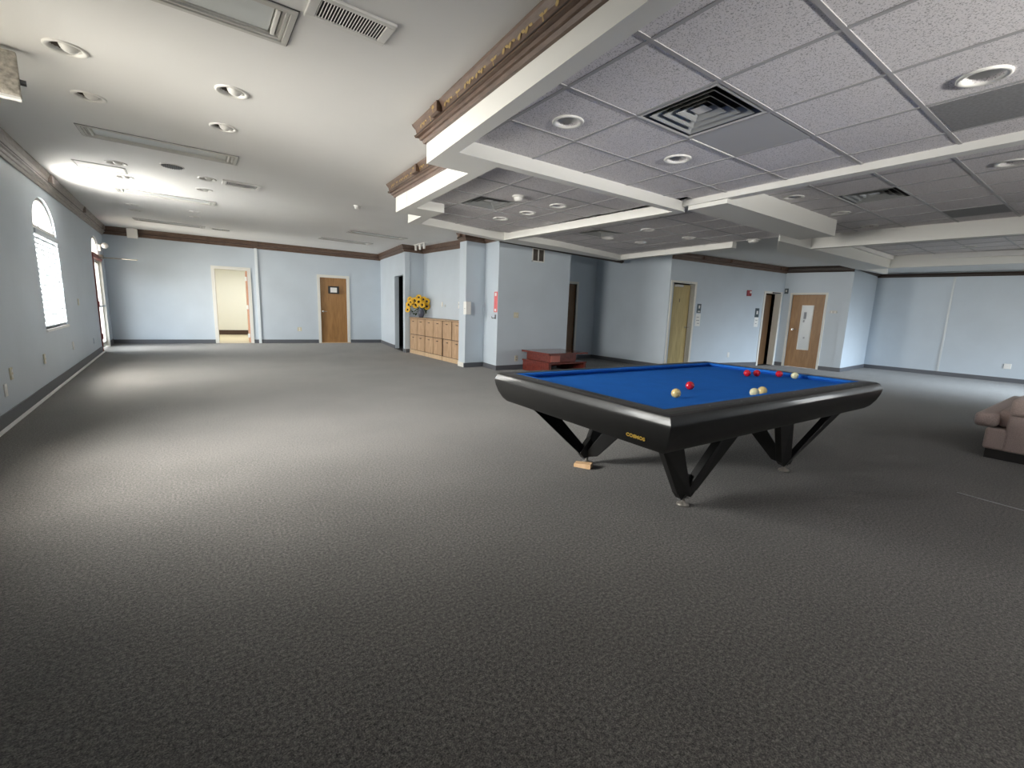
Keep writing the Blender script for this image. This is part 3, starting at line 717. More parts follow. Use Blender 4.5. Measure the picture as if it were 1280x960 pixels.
# doorway without a leaf in the pier
d = door('door_4', W_pier); f = MB(); f.box(d4o[0]-.012, d4o[0]+.004, .002, .12, 0, d4o[3]); f.build('reveal', M['wall'], d)
grp = empty('patterned_screen', W_pier.at((d4o[0]+d4o[1])/2-.02, .62, 0), W_pier.rz)
g = MB()
for i in range(9):
    for j in range(5): g.box(-.25+j*.1, -.25+j*.1+.055, 0, .02, .06+i*.09, .06+i*.09+.05)
g.box(-.28, .26, .02, .035, 0, .92); g.build('lattice', M['fixframe'], grp); tag(grp, 'pale latticed panel standing inside the dark doorway left of the sunflowers', 'screen')

# arched windows in the left wall
def arched_window(idx, o, blind=True, label=None):
    xa, xb, z0, z1 = o; cx, rx, rz = (xa+xb)/2, (xb-xa)/2, .45; wl = W_left
    win = struct(empty('window_%d' % idx, wl.p0, wl.rz))
    f = MB(); t = .05
    f.box(xa, xa+t, .06, .12, z0, z1); f.box(xb-t, xb, .06, .12, z0, z1); f.box(xa, xb, .06, .12, z0, z0+t); f.box(xa, xb, .02, .12, z1-.04, z1+.04); f.box(cx-.02, cx+.02, .07, .11, z0, z1)
    f.build('window_frame', M['winframe'], win)
    a = MB(); n = 20; R0 = []; R1 = []
    rings = []
    for i in range(n+1):
        th = PI-PI*i/n; u, v = math.cos(th), math.sin(th)
        rings.append([(cx+rx*u, .03, z1+rz*v), (cx+rx*u, .12, z1+rz*v), (cx+(rx-.05)*u, .12, z1+(rz-.05)*v), (cx+(rx-.05)*u, .03, z1+(rz-.05)*v)])
    a.loft(rings); a.box(cx-.015, cx+.015, .07, .11, z1, z1+rz-.03); a.build('arch_frame', M['greyframe'], win)
    g = MB(); g.face([(xa+.02, .10, z0+.02), (xb-.02, .10, z0+.02), (xb-.02, .10, z1)]+[(cx+(rx-.02)*math.cos(PI*i/16), .10, z1+(rz-.02)*math.sin(PI*i/16)) for i in range(1, 16)]+[(xa+.02, .10, z1)]); g.build('pane', M['glass'], win)
    s = MB(); s.box(xa-.02, xb+.02, -.02, .1, z0-.035, z0); s.build('window_sill', M['winframe'], win)
    return win
for i, o in enumerate(WIN): arched_window(i+1, o)
xa, xb, z0, z1 = WIN[0]; cx = (xa+xb)/2
bl = empty('window_blind', W_left.at(cx, .03, z0), W_left.rz)
MB().box(-(cx-xa), xb-cx, -.05, .012, z1-z0-.085, z1-z0-.02).build('head_rail', M['blind'], bl, bevel=.004)
s = MB(); k = 0; z = z1-z0-.12
while z > .08:
    n = len(s.v); s.box(-(cx-xa)+.01, (xb-cx)-.01, -.029, .029, -.0015, .0015); s.xf(Matrix.Translation((0, -.01, z)) @ Matrix.Rotation(1.12, 4, 'X'), n); z -= .066
s.build('slats', M['blind'], bl); MB().box(-(cx-xa)+.01, (xb-cx)-.01, -.03, .01, .02, .045).build('bottom_rail', M['blind'], bl)
for u in (-.5, .02, .5): MB().box(u*(cx-xa)-.006, u*(cx-xa)+.006, -.036, -.034, .03, z1-z0-.08).build('ladder_tape', M['fixframe'], bl)
tag(bl, 'white slatted blind in the arched window of the left wall', 'blinds')
# glazed exit door at the end of the left wall
xa, xb, _, zt = D1; cx, rx, rz = (xa+xb)/2, (xb-xa)/2, .45
d = struct(empty('door_1', W_left.p0, W_left.rz))
f = MB(); t = .06
f.box(xa-.02, xa+.02, -.02, .14, 0, zt); f.box(xa-.03, xb, -.03, .14, zt-.07, zt+.03); f.build('frame', M['redframe'], d); f = MB(); f.box(xb-t, xb+.03, -.01, .14, 0, zt-.07); f.build('jamb', M['whitepaint'], d)
a = MB(); n = 18; rings = []
for i in range(n+1):
    th = PI-PI*i/n; u, v = math.cos(th), math.sin(th); rings.append([(cx+rx*u, .03, zt+rz*v), (cx+rx*u, .12, zt+rz*v), (cx+(rx-.045)*u, .12, zt+(rz-.045)*v), (cx+(rx-.045)*u, .03, zt+(rz-.045)*v)])
a.loft(rings); a.box(cx-.015, cx+.015, .06, .1, zt, zt+rz-.02); a.build('arch_frame', M['winframe'], d)
lf = MB(); lf.box(xa+.02, xa+.07, .05, .10, .03, zt-.07); lf.box(xb-t-.07, xb-t, .05, .10, .03, zt-.07); lf.box(xa+t, xb-t, .05, .10, .03, .15); lf.box(xa+t, xb-t, .05, .1, zt-.15, zt-.07); lf.box(cx-.03, cx+.03, .05, .1, .03, zt-.07)
lfo = lf.build('leaf', M['whitepaint'], d)
MB().face([(xa+t, .08, .1), (xb-t, .08, .1), (xb-t, .08, zt-.1), (xa+t, .08, zt-.1)]).build('pane', M['glass'], d)
MB().box(xa+t, xb-t, -.01, .03, 1.0, 1.04).build('push_bar', M['chrome'], d)
for z in (.35, 1.08): MB().box(xa-.03, xa+.07, -.035, -.02, z-.06, z+.06).build('hinge', M['red'], d)
cl = MB(); cl.box(cx+.1, cx+.45, -.09, -.02, zt-.03, zt+.05); cl.tube([(cx+.4, -.06, zt), (cx+.55, -.42, zt+.01), (cx+.42, -.72, zt)], .014, 8); cl.build('door_closer', M['steel'], d)
e = empty('wall_lamp', W_left.at(D1[1]-.22, 0, 2.42), W_left.rz); MB().box(-.05, .05, -.05, 0, -.08, .08).build('backplate', M['white'], e, bevel=.01); MB().sphere(.07, (0, -.12, .06), 16, 10).build('lamp_head', M['white'], e, smooth=True)
tag(e, 'small white lamp above the glazed exit door at far left', 'light')
# windows behind the camera: storefront one, then two added to light the tiles
for i, (xa, xb, z0, z1) in enumerate(FW):
    wn = struct(empty('window_%d' % (i+3), W_front.p0, W_front.rz)); f = MB(); t = .06
    f.box(xa, xa+t, .04, .12, z0, z1); f.box(xb-t, xb, .04, .12, z0, z1); f.box(xa, xb, .04, .12, z0, z0+t); f.box(xa, xb, .04, .12, z1-t, z1); f.build('window_frame', M['winframe'], wn)
    MB().face([(xa, .09, z0), (xb, .09, z0), (xb, .09, z1), (xa, .09, z1)]).build('pane', M['glass'], wn)
# vertical strips on the walls
xs, _ = W_back.hit(322.5, 370); o = MB().box(xs-.038, xs+.038, -.03, .02, 0, ZC(1.5, 15.8)-.2).build('trim_19', M['stripwhite'], loc=W_back.p0, rz=W_back.rz); struct(o)
xs, _ = W_right.hit(1182, 410); struct(MB().box(xs-.02, xs+.02, -.01, .02, .1, 2.5).build('trim_20', M['frost'], loc=W_right.p0, rz=W_right.rz))

# ------------------------------------------------------------------ things on the walls
def plate(name, w, px, py, wd, ht, m, lab, cat, parts=(), y=.012, group=None):
    x, z = w.hit(px, py); e = empty(name, w.at(x, 0, z), w.rz)
    MB().box(-wd/2, wd/2, -y, 0, -ht/2, ht/2).build('plate', m, e, bevel=min(.004, y/3))
    for nm, x0, x1, z0, z1, pm in parts: MB().box(x0, x1, -y-.003, -y+.001, z0, z1).build(nm, pm, e)
    return tag(e, lab, cat, group)
sock = [('socket', -.018, .018, .012, .042, M['paper']), ('socket', -.018, .018, -.042, -.012, M['paper'])]
sock2 = [('socket', -.018, .018, .012, .042, M['greytext']), ('socket', -.018, .018, -.042, -.012, M['greytext'])]
plate('wall_outlet', W_left, 13, 467, .075, .12, M['ivory'], 'ivory wall outlet on the left wall, nearest the camera at mid height', 'outlet', sock, group='wall outlets')
plate('wall_outlet', W_left, 6, 488, .075, .12, M['white'], 'pale wall outlet plate low at the left edge of the picture', 'outlet', sock, group='wall outlets')
plate('wall_outlet', W_left, 55, 448.5, .075, .12, M['ivory'], 'ivory wall outlet on the left wall below the near side of the blind', 'outlet', sock, group='wall outlets')
plate('wall_outlet', W_left, 91, 432, .075, .13, M['white'], 'white wall outlet on the left wall just past the blind', 'outlet', sock, group='wall outlets')
plate('light_switch', W_left, 97.5, 377.5, .07, .115, M['ivory'], 'light switch on the left wall between the blind and the exit door', 'switch', [('toggle', -.006, .006, -.014, .014, M['white'])])
plate('wall_outlet', W_left, 117, 426, .07, .11, M['wall'], 'blue-grey painted outlet beside the exit door', 'outlet', group='wall outlets')
plate('wall_outlet', W_back, 374.5, 411.5, .12, .12, M['ivory'], 'double ivory outlet low on the far wall left of the wood door', 'outlet', sock, group='wall outlets')
plate('wall_outlet', W_grille, 655.5-10.5, 448, .075, .12, M['ivory'], 'ivory outlet low on the grey wall left of the red tables', 'outlet', sock2, group='wall outlets')
plate('light_switch', W_grille, 645, 394, .12, .115, M['ivory'], 'double ivory light switch in the middle of the grey grille wall', 'switch', [('toggle', -.032, -.022, -.014, .014, M['white']), ('toggle', .022, .032, -.014, .014, M['white'])])
plate('light_switch', W_niche, 553, 380.5, .075, .12, M['white'], 'white switch on the niche wall above the cabinets', 'switch', [('toggle', -.006, .006, -.014, .014, M['paper'])])
plate('wall_dial', W_niche, 556.5, 382, .04, .06, M['fixframe'], 'tiny grey dial beside the white switch in the niche', 'switch')
plate('thermostat', W_niche, 574.5, 381.5, .10, .16, M['white'], 'white thermostat on the niche wall behind the post edge', 'thermostat', [('display', -.03, .03, .0, .04, M['frost'])], y=.014)
plate('wall_outlet', W_doors, 910, 443.5, .075, .13, M['white'], 'white outlet on the wall between the ajar door and the dark door', 'outlet', sock, group='wall outlets')
plate('wall_outlet', W_right, 1259.5, 458, .12, .12, M['white'], 'white outlet on the right-hand blue wall above the bright carpet', 'outlet', sock, group='wall outlets')
plate('framed_sign', W_back, 417, 362.5, .33, .24, M['black'], 'small black framed sign on the far wood door', 'sign', [('sign_card', -.10, .10, -.08, .075, M['paper'])], y=.012)
plate('room_sign', W_doors, 873.5, 385.5, .13, .22, M['signdark'], 'dark sign with pale symbol right of the ajar door', 'sign', [('symbol', -.02, .02, .0, .07, M['paper']), ('braille_bar', -.04, .04, -.09, -.06, M['fixframe'])])
plate('notice', W_doors, 872, 400, .17, .30, M['paper'], 'white notice sheet under the sign right of the ajar door', 'notice', [('print', -.05, .03, .06, .075, M['greytext']), ('print', -.05, .05, -.02, -.005, M['greytext']), ('print', -.02, .05, -.09, -.075, M['greytext'])], y=.004)
plate('room_sign', W_doors, 946, 391, .15, .24, M['signdark'], 'dark sign with white symbol left of the dark open door', 'sign', [('symbol', -.03, .03, -.04, .05, M['paper'])])
plate('notice', W_doors, 945, 402.5, .16, .26, M['paper'], 'white notice under the sign left of the dark open door', 'notice', [('print', -.04, .04, .04, .055, M['greytext']), ('print', -.04, .02, -.05, -.035, M['greytext'])], y=.004)
x, z = W_doors.hit(935.5, 366.5); e = empty('fire_alarm', W_doors.at(x, 0, z), W_doors.rz)
MB().box(-.065, .065, -.05, 0, -.075, .075).build('body', M['red'], e, bevel=.008); MB().box(-.01, .045, -.06, -.05, .0, .05).build('strobe', M['paper'], e)
tag(e, 'dark red fire alarm strobe high on the wall between two doors', 'alarm')
plate('wall_hook', W_vision, 1042, 390, .16, .07, M['fixframe'], 'small pale bracket on the wall right of the paned door', 'hook', [('peg', -.05, -.03, -.03, .02, M['white']), ('peg', .03, .05, -.03, .02, M['white'])], y=.02)
plate('wall_sensor', W_vision, 983.5, 364, .09, .14, M['signdark'], 'small grey device on the wall left of the paned door', 'sensor', [('lens', -.02, .02, -.02, .03, M['fixframe'])], y=.03)
# return grille
xa, z1 = W_grille.hit(665.5, 309.5); xb, z0 = W_grille.hit(680, 328.5); e = empty('return_grille', W_grille.at((xa+xb)/2, 0, (z0+z1)/2), W_grille.rz); w2, h2 = (xb-xa)/2, (z1-z0)/2
f = MB(); t = .022
f.box(-w2, w2, -.012, 0, h2-t, h2); f.box(-w2, w2, -.012, 0, -h2, -h2+t); f.box(-w2, -w2+t, -.012, 0, -h2, h2); f.box(w2-t, w2, -.012, 0, -h2, h2); f.box(-t*.6, t*.6, -.012, 0, -h2, h2); f.build('frame', M['white'], e)
MB().box(-w2+.01, w2-.01, -.003, 0, -h2+.01, h2-.01).build('backing', M['dark'], e)
l = MB()
for i in range(13):
    n = len(l.v); l.box(-w2+t, w2-t, -.008, .006, -.001, .001); l.xf(Matrix.Translation((0, -.006, -h2+.03+i*(2*h2-.06)/12)) @ Matrix.Rotation(-.6, 4, 'X'), n)
l.build('louvers', mat('brown_grey_louver', (.22, .19, .16), .5), e); tag(e, 'white framed return grille high on the grey wall', 'vent')
# red extinguisher sign with a bracket under it
x, _ = W_side.hit(621.3, 380); x = max(.47, min(x, W_side.len-.09)); e = empty('extinguisher_sign', W_side.at(x, 0, 1.42), W_side.rz)
MB().box(-.075, .075, -.008, 0, -.21, .21).build('plate', M['pinkred'], e, bevel=.002)
MB().box(-.035, .035, -.011, -.007, .12, .185).build('symbol', M['paper'], e); MB().box(-.035, .035, -.011, -.007, -.19, -.14).build('arrow', M['paper'], e)
tag(e, 'upright red extinguisher sign on the narrow wall left of the grille wall', 'sign')
e = empty('wall_bracket', W_side.at(x, 0, 1.12), W_side.rz); MB().box(-.02, .02, -.01, 0, -.05, .04).build('backplate', M['metaldark'], e); MB().tube([(0, -.01, -.03), (0, -.08, -.035), (0, -.09, .0)], .008, 8).build('hook', M['metaldark'], e)
tag(e, 'empty dark wall hook just under the red extinguisher sign', 'hook')
# white paper box on the post corner, grey pad on the inner corner
e = empty('notice_holder', (4.70, 8.44, 1.27)); MB().box(-.03, .09, -.10, .02, -.13, .14).build('pocket', M['paper'], e, bevel=.004); MB().box(-.032, -.028, -.06, -.02, -.01, .0).build('slot', M['greytext'], e)
tag(e, 'white notice holder wrapped on the corner of the post by the cabinets', 'holder')
plate('switch_box', W_post, 604.5, 387.5, .05, .26, M['wall'], 'slim grey box in the inner corner left of the red sign', 'box', y=.03)

# ------------------------------------------------------------------ cabinets with worktop in the niche
CX = 4.84
def cabinet_proto(w):
    e = empty('cabinet')     # local x: into the niche, y: along the wall
    MB().box(.02, .40, -w/2, w/2, .10, .955).build('body', M['oakdark'], e)
    MB().box(.0, .39, -w/2, w/2, 0, .10).build('plinth', M['oaklight'], e)
    for zi, (z0, z1) in enumerate(((.115, .515), (.533, .945))):
        for k in (0, 1):
            d = MB().box(0, .02, -w/2+.012+k*w/2, -w/2-.010+(k+1)*w/2, z0, z1).build('door', M['oak'], e, bevel=.003)
            MB().box(-.022, .0, -w/4+k*w/2-.035, -w/4+k*w/2+.035, z1-.075, z1-.06).build('handle', M['handle'], d)
    return e
edges = [11.81, 10.80, 9.80, 8.78]
labs = ['light oak cabinet in the niche nearest the sunflowers', 'light oak cabinet in the niche, between its two neighbours', 'light oak cabinet in the niche beside the grey post, its doors slightly gapped']
cp = cabinet_proto(.985)
for i in range(3):
    o = cp if i == 0 else dup(cp, (0, 0, 0)); o.location = (CX, (edges[i]+edges[i+1])/2, 0); tag(o, labs[i], 'cabinet', 'cabinets in the niche')
    if i == 2:
        ds = [c for c in o.children if c.name.startswith('door')]
        ds[1].scale = (1, .93, 1); ds[3].scale = (1, .93, 1); ds[3].location = (0, .032, 0)
# gaps at the two shifted doors show the solid body, coloured dark as shade
tag(MB().box(CX-.015, 5.255, edges[3]+.0, edges[0]+.02, .957, .982).build('worktop', M['oak'], bevel=.003), 'thin oak worktop running over all the niche cabinets', 'worktop')
# sunflowers in a dark vase
vc = Vector((5.03, 11.47, .983)); e = empty('flower_vase', vc)
MB().lathe([(.001, 0), (.055, 0), (.075, .05), (.088, .13), (.075, .20), (.06, .225), (.07, .245), (.058, .24), (.05, .20)], 24).build('vase', M['vase'], e, smooth=True)
stem = MB(); heads = []
for i, (dy, dz, dx) in enumerate(((.14, .33, -.30), (.20, .47, -.24), (.16, .20, -.32), (.06, .46, -.16), (.02, .54, -.06), (-.06, .42, -.10), (.04, .34, -.14), (-.02, .49, .06), (-.12, .34, -.02), (-.10, .44, .12), (-.06, .30, .14), (.10, .40, -.26))):
    stem.tube([(0, 0, .18), (dx*.4, dy*.4, dz*.7), (dx, dy, dz)], .005, 6); heads.append((dx, dy, dz))
stem.build('stems', M['leaf'], e)
for i, (dx, dy, dz) in enumerate(heads):
    dirv = Vector((-.55+dx*1.5+random.uniform(-.3, .3), -.85, .15+random.uniform(-.25, .35))).normalized(); q = dirv.to_track_quat('Z', 'Y').to_matrix().to_4x4(); Tm = Matrix.Translation((dx, dy, dz)) @ q
    p = MB(); r = random.uniform(.075, .095); n = 14
    for lay in (0, 1):
        for k in range(n):
            a = 2*PI*(k+.5*lay)/n; ca, sa = math.cos(a), math.sin(a); wv = .22
            pts = [(.4*r, -wv*.3*r, .004), (.75*r, -wv*r, .012-.004*lay), (1.08*r, 0, .004), (.75*r, wv*r, .012-.004*lay), (.4*r, wv*.3*r, .004)]
            top = [(x*ca-y*sa, x*sa+y*ca, z) for x, y, z in pts]; p.loft([[(x, y, z-.003) for x, y, z in top], top])
    p.xf(Tm); h = p.build('flower_head', M['petal'], e)
    c = MB(); c.sphere(r*.36, (0, 0, .004), 14, 8, .35); c.xf(Tm); c.build('seed_disc', M['seed'], h, smooth=True)
lf = MB()
for i in range(70):
    a = random.uniform(0, 2*PI); x = random.uniform(-.28, .20); y = random.uniform(-.02, .14); z = random.uniform(.10, .46)-.3*abs(x+.04); s_ = random.uniform(.06, .11)
    n = len(lf.v); pts = [(0, 0, 0), (.35, -.28, .04), (.8, -.18, .05), (1.1, 0, 0), (.8, .18, .05), (.35, .28, .04)]
    lf.loft([[(u*s_, v*s_, w_*s_) for u, v, w_ in pts], [(u*s_, v*s_, w_*s_+.0015) for u, v, w_ in pts]])
    lf.xf(Matrix.Translation((x, y, z)) @ Matrix.Rotation(a, 4, 'Z') @ Matrix.Rotation(random.uniform(-1, .8), 4, 'Y'), n)
lf.build('leaves', M['leaf'], e)
tag(e, 'dark vase of yellow sunflowers on the left end of the oak worktop', 'flowers')
# small plant showing beside the post
e = empty('potted_plant', (5.02, 8.93, .983))
MB().lathe([(.001, 0), (.05, 0), (.065, .09), (.055, .09), (.05, .07)], 20).build('pot', M['vase'], e, smooth=True)
lf = MB()
for i in range(40):
    a = random.uniform(0, 2*PI); z = random.uniform(.07, .20); s_ = random.uniform(.08, .13); n = len(lf.v)
    pts = [(0, 0, 0), (.35, -.16, .05), (.8, -.10, .04), (1.1, 0, -.05), (.8, .10, .04), (.35, .16, .05)]
    lf.loft([[(u*s_, v*s_, w_*s_) for u, v, w_ in pts], [(u*s_, v*s_, w_*s_+.0015) for u, v, w_ in pts]])
    lf.xf(Matrix.Translation((0, 0, z)) @ Matrix.Rotation(a, 4, 'Z') @ Matrix.Rotation(random.uniform(-1.1, .1), 4, 'Y'), n)
lf.build('leaves', M['leaf'], e); tag(e, 'small dark green plant on the worktop half hidden by the post', 'plant')

# ------------------------------------------------------------------ stacked low red tables
e = empty('low_table', (6.24, 7.26, 0))
MB().box(-.52, .53, -.45, .45, .205, .24).build('tabletop', M['redwood'], e, bevel=.004)
MB().box(-.51, -.44, -.44, .44, 0, .205).build('leg_panel', M['redwood'], e, bevel=.006); MB().box(.46, .52, -.44, .44, 0, .205).build('leg_panel', M['redwood'], e, bevel=.004)
MB().box(-.44, .46, .30, .33, .06, .205).build('stretcher', M['redwood'], e)
tag(e, 'lower of two stacked red lacquered low tables, standing on the carpet', 'table', 'stacked red low tables')
e = empty('low_table', (6.245, 7.265, .241))
MB().box(-.535, .545, -.46, .46, .155, .195).build('tabletop', M['redwood'], e, bevel=.004)
MB().box(-.44, .26, -.40, .40, 0, .155).build('pedestal', M['redwood'], e, bevel=.005); MB().box(-.435, -.19, -.412, -.398, .008, .148).build('drawer_front', M['redpink'], e, bevel=.003)  # lighter patch: window light on the pedestal's front, put into the colour
tag(e, 'upper red low table set on top of another, with a wide flat top', 'table', 'stacked red low tables')

# ------------------------------------------------------------------ carom table
T = empty('billiard_table', (3.302, 2.085, 0), math.radians(-1.5))
ZT = .765; cxh, cyh, oxh, oyh = 1.29, .708, 1.397, .835
def ring(ox, oy, z, ch=0): return [(-ox, -oy, z), (ox, -oy, z), (ox, oy, z), (-ox, oy, z)]
MB().box(-cxh, cxh, -cyh, cyh, .66, .728).build('bed', M['cloth'], T)
# cushions: cloth covered, nose overhangs the bed
def cushion(L, off, axis, sgn):
    b = MB(); prof = [(0, ZT-.002), (.048, ZT-.004), (.055, ZT-.012), (.052, ZT-.02), (.03, .728), (0, .728)]
    rings = []
    for s in (-1, 1):
        rings.append([((s*(L-d), sgn*(off-d), z) if axis == 'x' else (sgn*(off-d), s*(L-d), z)) for d, z in prof])
    b.loft(rings); return b.build('cushion', M['cloth'], T)
for sgn in (-1, 1): cushion(cxh, cyh, 'x', sgn); cushion(cyh, cxh, 'y', sgn)
rp = MB(); prof = [(0, .70), (0, ZT), (.045, ZT+.001), (.068, ZT-.002), (.078, ZT-.008)]
kx, ky = oxh-cxh, oyh-cyh
rings = [ring(cxh+d*kx/.1*1.0, cyh+d*ky/.1*1.0, z) for d, z in prof]
rp.loft(rings, False, False); rp.build('rail_top', M['railtop'], T)
ap = MB(); prof = [(.070, .735), (.074, ZT-.006), (.084, ZT-.012), (.100, ZT-.052), (.0995, .700), (.094, .665), (.080, .615), (.057, .565), (.034, .538), (-.06, .534), (-.06, .70)]
rings = [ring(cxh+d*kx/.1, cyh+d*ky/.1, z) for d, z in prof]
# slight corner chamfers are left square like the mitred original
ap.loft(rings, False, False); apo = ap.build('apron', M['lac'], T, autosm=32)
un = MB(); un.box(-cxh+.04, cxh-.04, -cyh+.04, cyh-.04, .545, .66); un.build('underframe', M['lac'], T)
sg = MB()
for i in range(1, 8):
    x = -cxh+2*cxh*i/8
    for s in (-1, 1): sg.lathe([(.006, 0), (.001, .0012)], 10, (x, s*(cyh+.055), ZT+.0012))
for i in range(1, 4):
    y = -cyh+2*cyh*i/4
    for s in (-1, 1): sg.lathe([(.006, 0), (.001, .0012)], 10, (s*(cxh+.042), y, ZT+.0012))
sg.build('sights', M['sight'], T)
# V legs
def strut(b, f0, f1, t0, t1, nrm, th=.05, n=2):
    """flat bar: foot edge f0-f1, top edge t0-t1, thickness along nrm"""
    nv = Vector(nrm).normalized()*th/2
    q = [Vector(p) for p in (f0, f1, t1, t0)]
    b.loft([[p-nv for p in q], [p+nv for p in q]])
def leg(sx, sy):
    fx, fy = sx*.685, sy*.47
    e = MB(); zf = .055; zt = .57
    cor = (sx*1.25, sy*.65); ax = (sx*.20, sy*.58); cy = (sx*.50, sy*.04)
    def P(x, y, z): return (x, y, z)
    ux = sx
    # V along the long side: one bar towards the corner, one inwards
    strut(e, P(fx+ux*.10, fy, zf+.05), P(fx-ux*.06, fy, zf), P(cor[0], cor[1], zt), P(cor[0]-ux*.20, cor[1], zt), (0, 1, .28), .05)
    strut(e, P(fx+ux*.06, fy, zf), P(fx-ux*.11, fy, zf+.04), P(ax[0]+ux*.23, ax[1], zt), P(ax[0], ax[1], zt), (0, 1, .2), .05)
    e.loft([[P(fx+ux*.10, fy+k, zf+.055), P(fx+ux*.055, fy+k, zf+.004), P(fx-ux*.06, fy+k, zf+.004), P(fx-ux*.115, fy+k, zf+.05), P(fx-ux*.01, fy-sy*0+k, zf+.17)] for k in (-.026, .026)])
    # single bar reaching in under the bed
    dv = Vector((cy[0]-fx, cy[1]-fy, 0)).normalized(); nv = (-dv.y, dv.x, 0)
    q = lambda d, z: P(fx+dv.x*d, fy+dv.y*d, z)
    strut(e, q(-.03, zf), q(.10, zf+.03), q(.32, zt), q(.52, zt), nv, .05)
    o = e.build('leg', M['lac'], T, bevel=.004)
    f = MB(); f.lathe([(.012, .03), (.012, zf+.02)], 10, (fx, fy, 0)); f.lathe([(.001, 0), (.042, 0), (.040, .012), (.018, .022), (.012, .032)], 20, (fx, fy, 0)); f.build('foot', M['steel'], o, smooth=True)
    return o
for sx in (-1, 1):
    for sy in (-1, 1): leg(sx, sy)
# gold maker's lettering on the short apron
cu = bpy.data.curves.new('lettering', 'FONT'); cu.body = 'COSMOS'; cu.size = .031; cu.extrude = .0015; cu.shear = .25; cu.space_character = 1.05; cu.align_x = 'CENTER'; cu.offset = .0012
to = bpy.data.objects.new('lettering_tmp', cu); COL.objects.link(to); bpy.context.view_layer.update()
me = bpy.data.meshes.new_from_object(to.evaluated_get(bpy.context.evaluated_depsgraph_get())); bpy.data.objects.remove(to); me.materials.clear(); me.materials.append(M['logo'])
lo = bpy.data.objects.new('lettering', me); COL.objects.link(lo); lo.parent = T
xf_ = cxh+.070*kx/.1; lo.matrix_local = Matrix.Translation((-xf_-.006, -.60, .590)) @ Matrix(((0, -.40, -1, 0), (-1, 0, 0, 0), (0, .92, -.40, 0), (0, 0, 0, 1)))
lo['label'] = 'gold maker lettering on the short apron'
tag(T, 'black carom billiard table with blue cloth and splayed V legs', 'billiard table')
# balls
BR = .0307
BL = [((845, 491.5), 'ballcream', 'cream billiard ball nearest the left end of the blue cloth'), ((862.5, 482), 'ballred', 'lone red billiard ball beside the cream ball at left of the blue cloth'),
 ((943, 490.5), 'ballpale', 'pale cream ball near the front cushion, left of a touching pair'), ((953, 488.5), 'ballcream', 'yellowish cream ball near the front cushion, right of a touching pair'),
 ((934, 466.5), 'ballred', 'red ball in the far group of balls, at its left end'), ((946, 466.5), 'ballred', 'red ball in the far group, second from its left end'),
 ((974, 467.5), 'ballred', 'red ball in the far group, next to the pale ball'), ((993.5, 469.5), 'ballpale', 'pale cream ball at the right end of the far group')]
for p, m, lab in BL:
    c = on_z(*p, .728+BR); b = MB(); b.sphere(BR, (0, 0, 0), 28, 18)
    o = b.build('billiard_ball', M[m], smooth=True, loc=(c.x, c.y, .7282+BR)); tag(o, lab, 'ball', 'billiard balls on the blue cloth')
# pine shim under the far left leg
c = on_z(729, 578.5, 0)
sh = MB(); sh.loft([[(-.07, -.035, 0), (.07, -.035, 0), (.07, .035, 0), (-.07, .035, 0)], [(-.07, -.035, .030), (.07, -.035, .042), (.07, .035, .042), (-.07, .035, .030)]]); o = sh.build('wood_shim', M['shim'], loc=(c.x-.075, c.y-.075, .0), rz=-1.05, bevel=.002)
tag(o, 'raw pine shim wedged on the carpet at the far left leg of the billiard table', 'wood block')

# ------------------------------------------------------------------ sofa at the right edge
sx0 = 6.22; e = empty('sofa', (sx0, .76, 0))
def cushion_box(x0, x1, y0, y1, z0, z1): return MB().box(x0, x1, y0, y1, z0, z1)
MB().box(.015, 2.0, -.98, -.005, 0, .09).build('plinth', M['sofabase'], e)
cushion_box(0, 2.0, -.40, .02, .085, .295).build('seat_base', M['sofa'], e, bevel=.03, seg=4)
cushion_box(-.01, 2.0, -.055, .11, .298, .435).build('seat_cushion', M['sofa'], e, bevel=.045, seg=5, smooth=True)
cushion_box(.10, 1.95, -.40, -.04, .30, .47).build('inner_cushion', M['sofa'], e, bevel=.04, seg=4, smooth=True)
cushion_box(-.005, 2.0, -1.0, -.115, .088, .435).build('back_body', M['sofa'], e, bevel=.02, seg=3)
cushion_box(-.005, 2.0, -1.0, -.115, .437, .60).build('back_rest', M['sofa'], e, bevel=.035, seg=4, smooth=True)
tag(e, 'low mauve brown upholstered sofa with black plinth at the right edge', 'sofa')
# pale strip on the carpet
a = on_z(1196, 616, 0); b_ = on_z(1284, 640, 0); d = (b_-a); ln = d.length
o = MB().box(0, ln, -.006, .006, .001, .006).build('floor_strip', M['tape'], loc=a, rz=math.atan2(d.y, d.x)); tag(o, 'thin pale strip lying on the dark carpet at lower right', 'strip')

# ------------------------------------------------------------------ daylight
w = bpy.data.worlds.new('sky'); S.world = w; w.use_nodes = True; nt = w.node_tree; bg = nt.nodes['Background']
tc = nt.nodes.new('ShaderNodeTexCoord'); sp = nt.nodes.new('ShaderNodeSeparateXYZ'); cr = nt.nodes.new('ShaderNodeValToRGB')
mr = nt.nodes.new('ShaderNodeMapRange'); mr.inputs[1].default_value = -1; mr.inputs[2].default_value = 1
nt.links.new(tc.outputs['Generated'], sp.inputs[0]); nt.links.new(sp.outputs['Z'], mr.inputs[0]); nt.links.new(mr.outputs[0], cr.inputs[0]); nt.links.new(cr.outputs[0], bg.inputs['Color'])
e_ = cr.color_ramp.elements; e_[0].position, e_[0].color = .42, (.42, .38, .30, 1); e_[1].position, e_[1].color = .62, (.80, .91, 1.0, 1)
k_ = e_.new(.5); k_.color = (1, 1, .97, 1)
bg.inputs['Strength'].default_value = 5.0
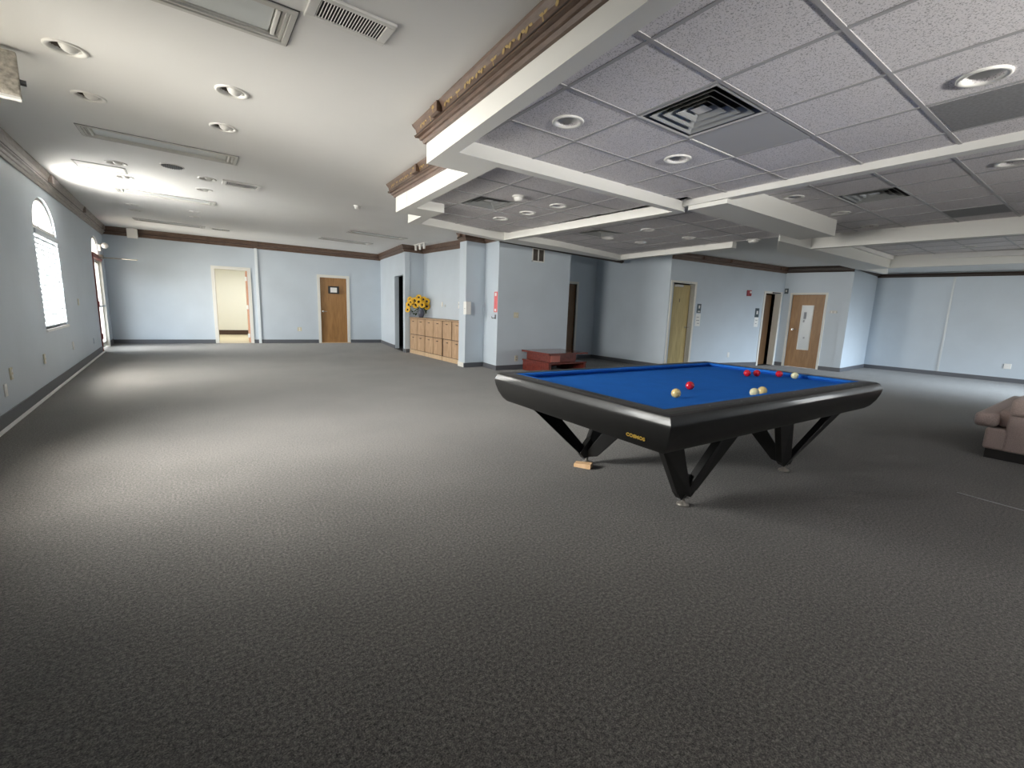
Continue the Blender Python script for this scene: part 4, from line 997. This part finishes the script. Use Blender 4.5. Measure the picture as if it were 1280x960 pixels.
def portal(w, o, zt=None):
    xa, xb, z0, z1 = o; z1 = zt or z1
    l = bpy.data.lights.new('window_portal', 'AREA'); l.shape = 'RECTANGLE'; l.size = xb-xa; l.size_y = z1-z0; l.cycles.is_portal = True
    ob = bpy.data.objects.new('window_portal', l); COL.objects.link(ob); c = w.at((xa+xb)/2, .15, (z0+z1)/2)
    n = -w.y; ob.location = c; ob.rotation_euler = n.to_track_quat('-Z', 'Y').to_euler()
for o in WIN: portal(W_left, o, o[3]+.42)
portal(W_left, D1, D1[3]+.42)
for o in FW: portal(W_front, o)
def daylight(w, o, energy, col, tilt=0, zt=None, y=.30, spread=PI):
    xa, xb, z0, z1 = o; z1 = zt or z1
    l = bpy.data.lights.new('window_daylight', 'AREA'); l.shape = 'RECTANGLE'; l.size = xb-xa-.02; l.size_y = z1-z0-.02; l.energy = energy; l.color = col; l.spread = spread
    ob = bpy.data.objects.new('window_daylight', l); COL.objects.link(ob); n = (-w.y*math.cos(tilt)+Vector((0, 0, math.sin(tilt)))); ob.location = w.at((xa+xb)/2, y, (z0+z1)/2); ob.rotation_euler = n.to_track_quat('-Z', 'Y').to_euler()
COOL, WARM = (.86, .93, 1), (1, .97, .9)
daylight(W_left, WIN[0], 340, WARM, -.06, WIN[0][3]+.42, spread=3.0)
daylight(W_left, D1, 42, WARM, -.08, D1[3]+.42, spread=1.5)
daylight(W_left, WIN[1], 92, WARM, -.40, WIN[1][3]+.42, spread=1.95)
daylight(W_front, FW[0], 90, (.75, .88, 1), -.46, y=.1, spread=1.1)
for q, en in zip(FW[1:], (8, 26)): daylight(W_front, q, en, WARM, .42, y=-.01, spread=1.0)  # added upward fill at the two slot windows, brightens the ceiling tiles
# ceiling lamp of the room behind the open doorway
l = bpy.data.lights.new('side_room_lamp', 'AREA'); l.size = 1.0; l.energy = 40; l.color = (1, 1, .98)
ob = bpy.data.objects.new('side_room_lamp', l); COL.objects.link(ob); ob.location = W_back.at((d2o[0]+d2o[1])/2, 2.0, 2.55)

S.view_settings.view_transform = 'Standard'; S.view_settings.look = 'None'; S.view_settings.gamma = 1; S.view_settings.use_curve_mapping = False
S.view_settings.exposure = 1.07
S.cycles.max_bounces = 10; S.cycles.diffuse_bounces = 6; S.cycles.use_denoising = True
S.cycles.sample_clamp_indirect = 8
S.cycles.caustics_reflective = False; S.cycles.caustics_refractive = False
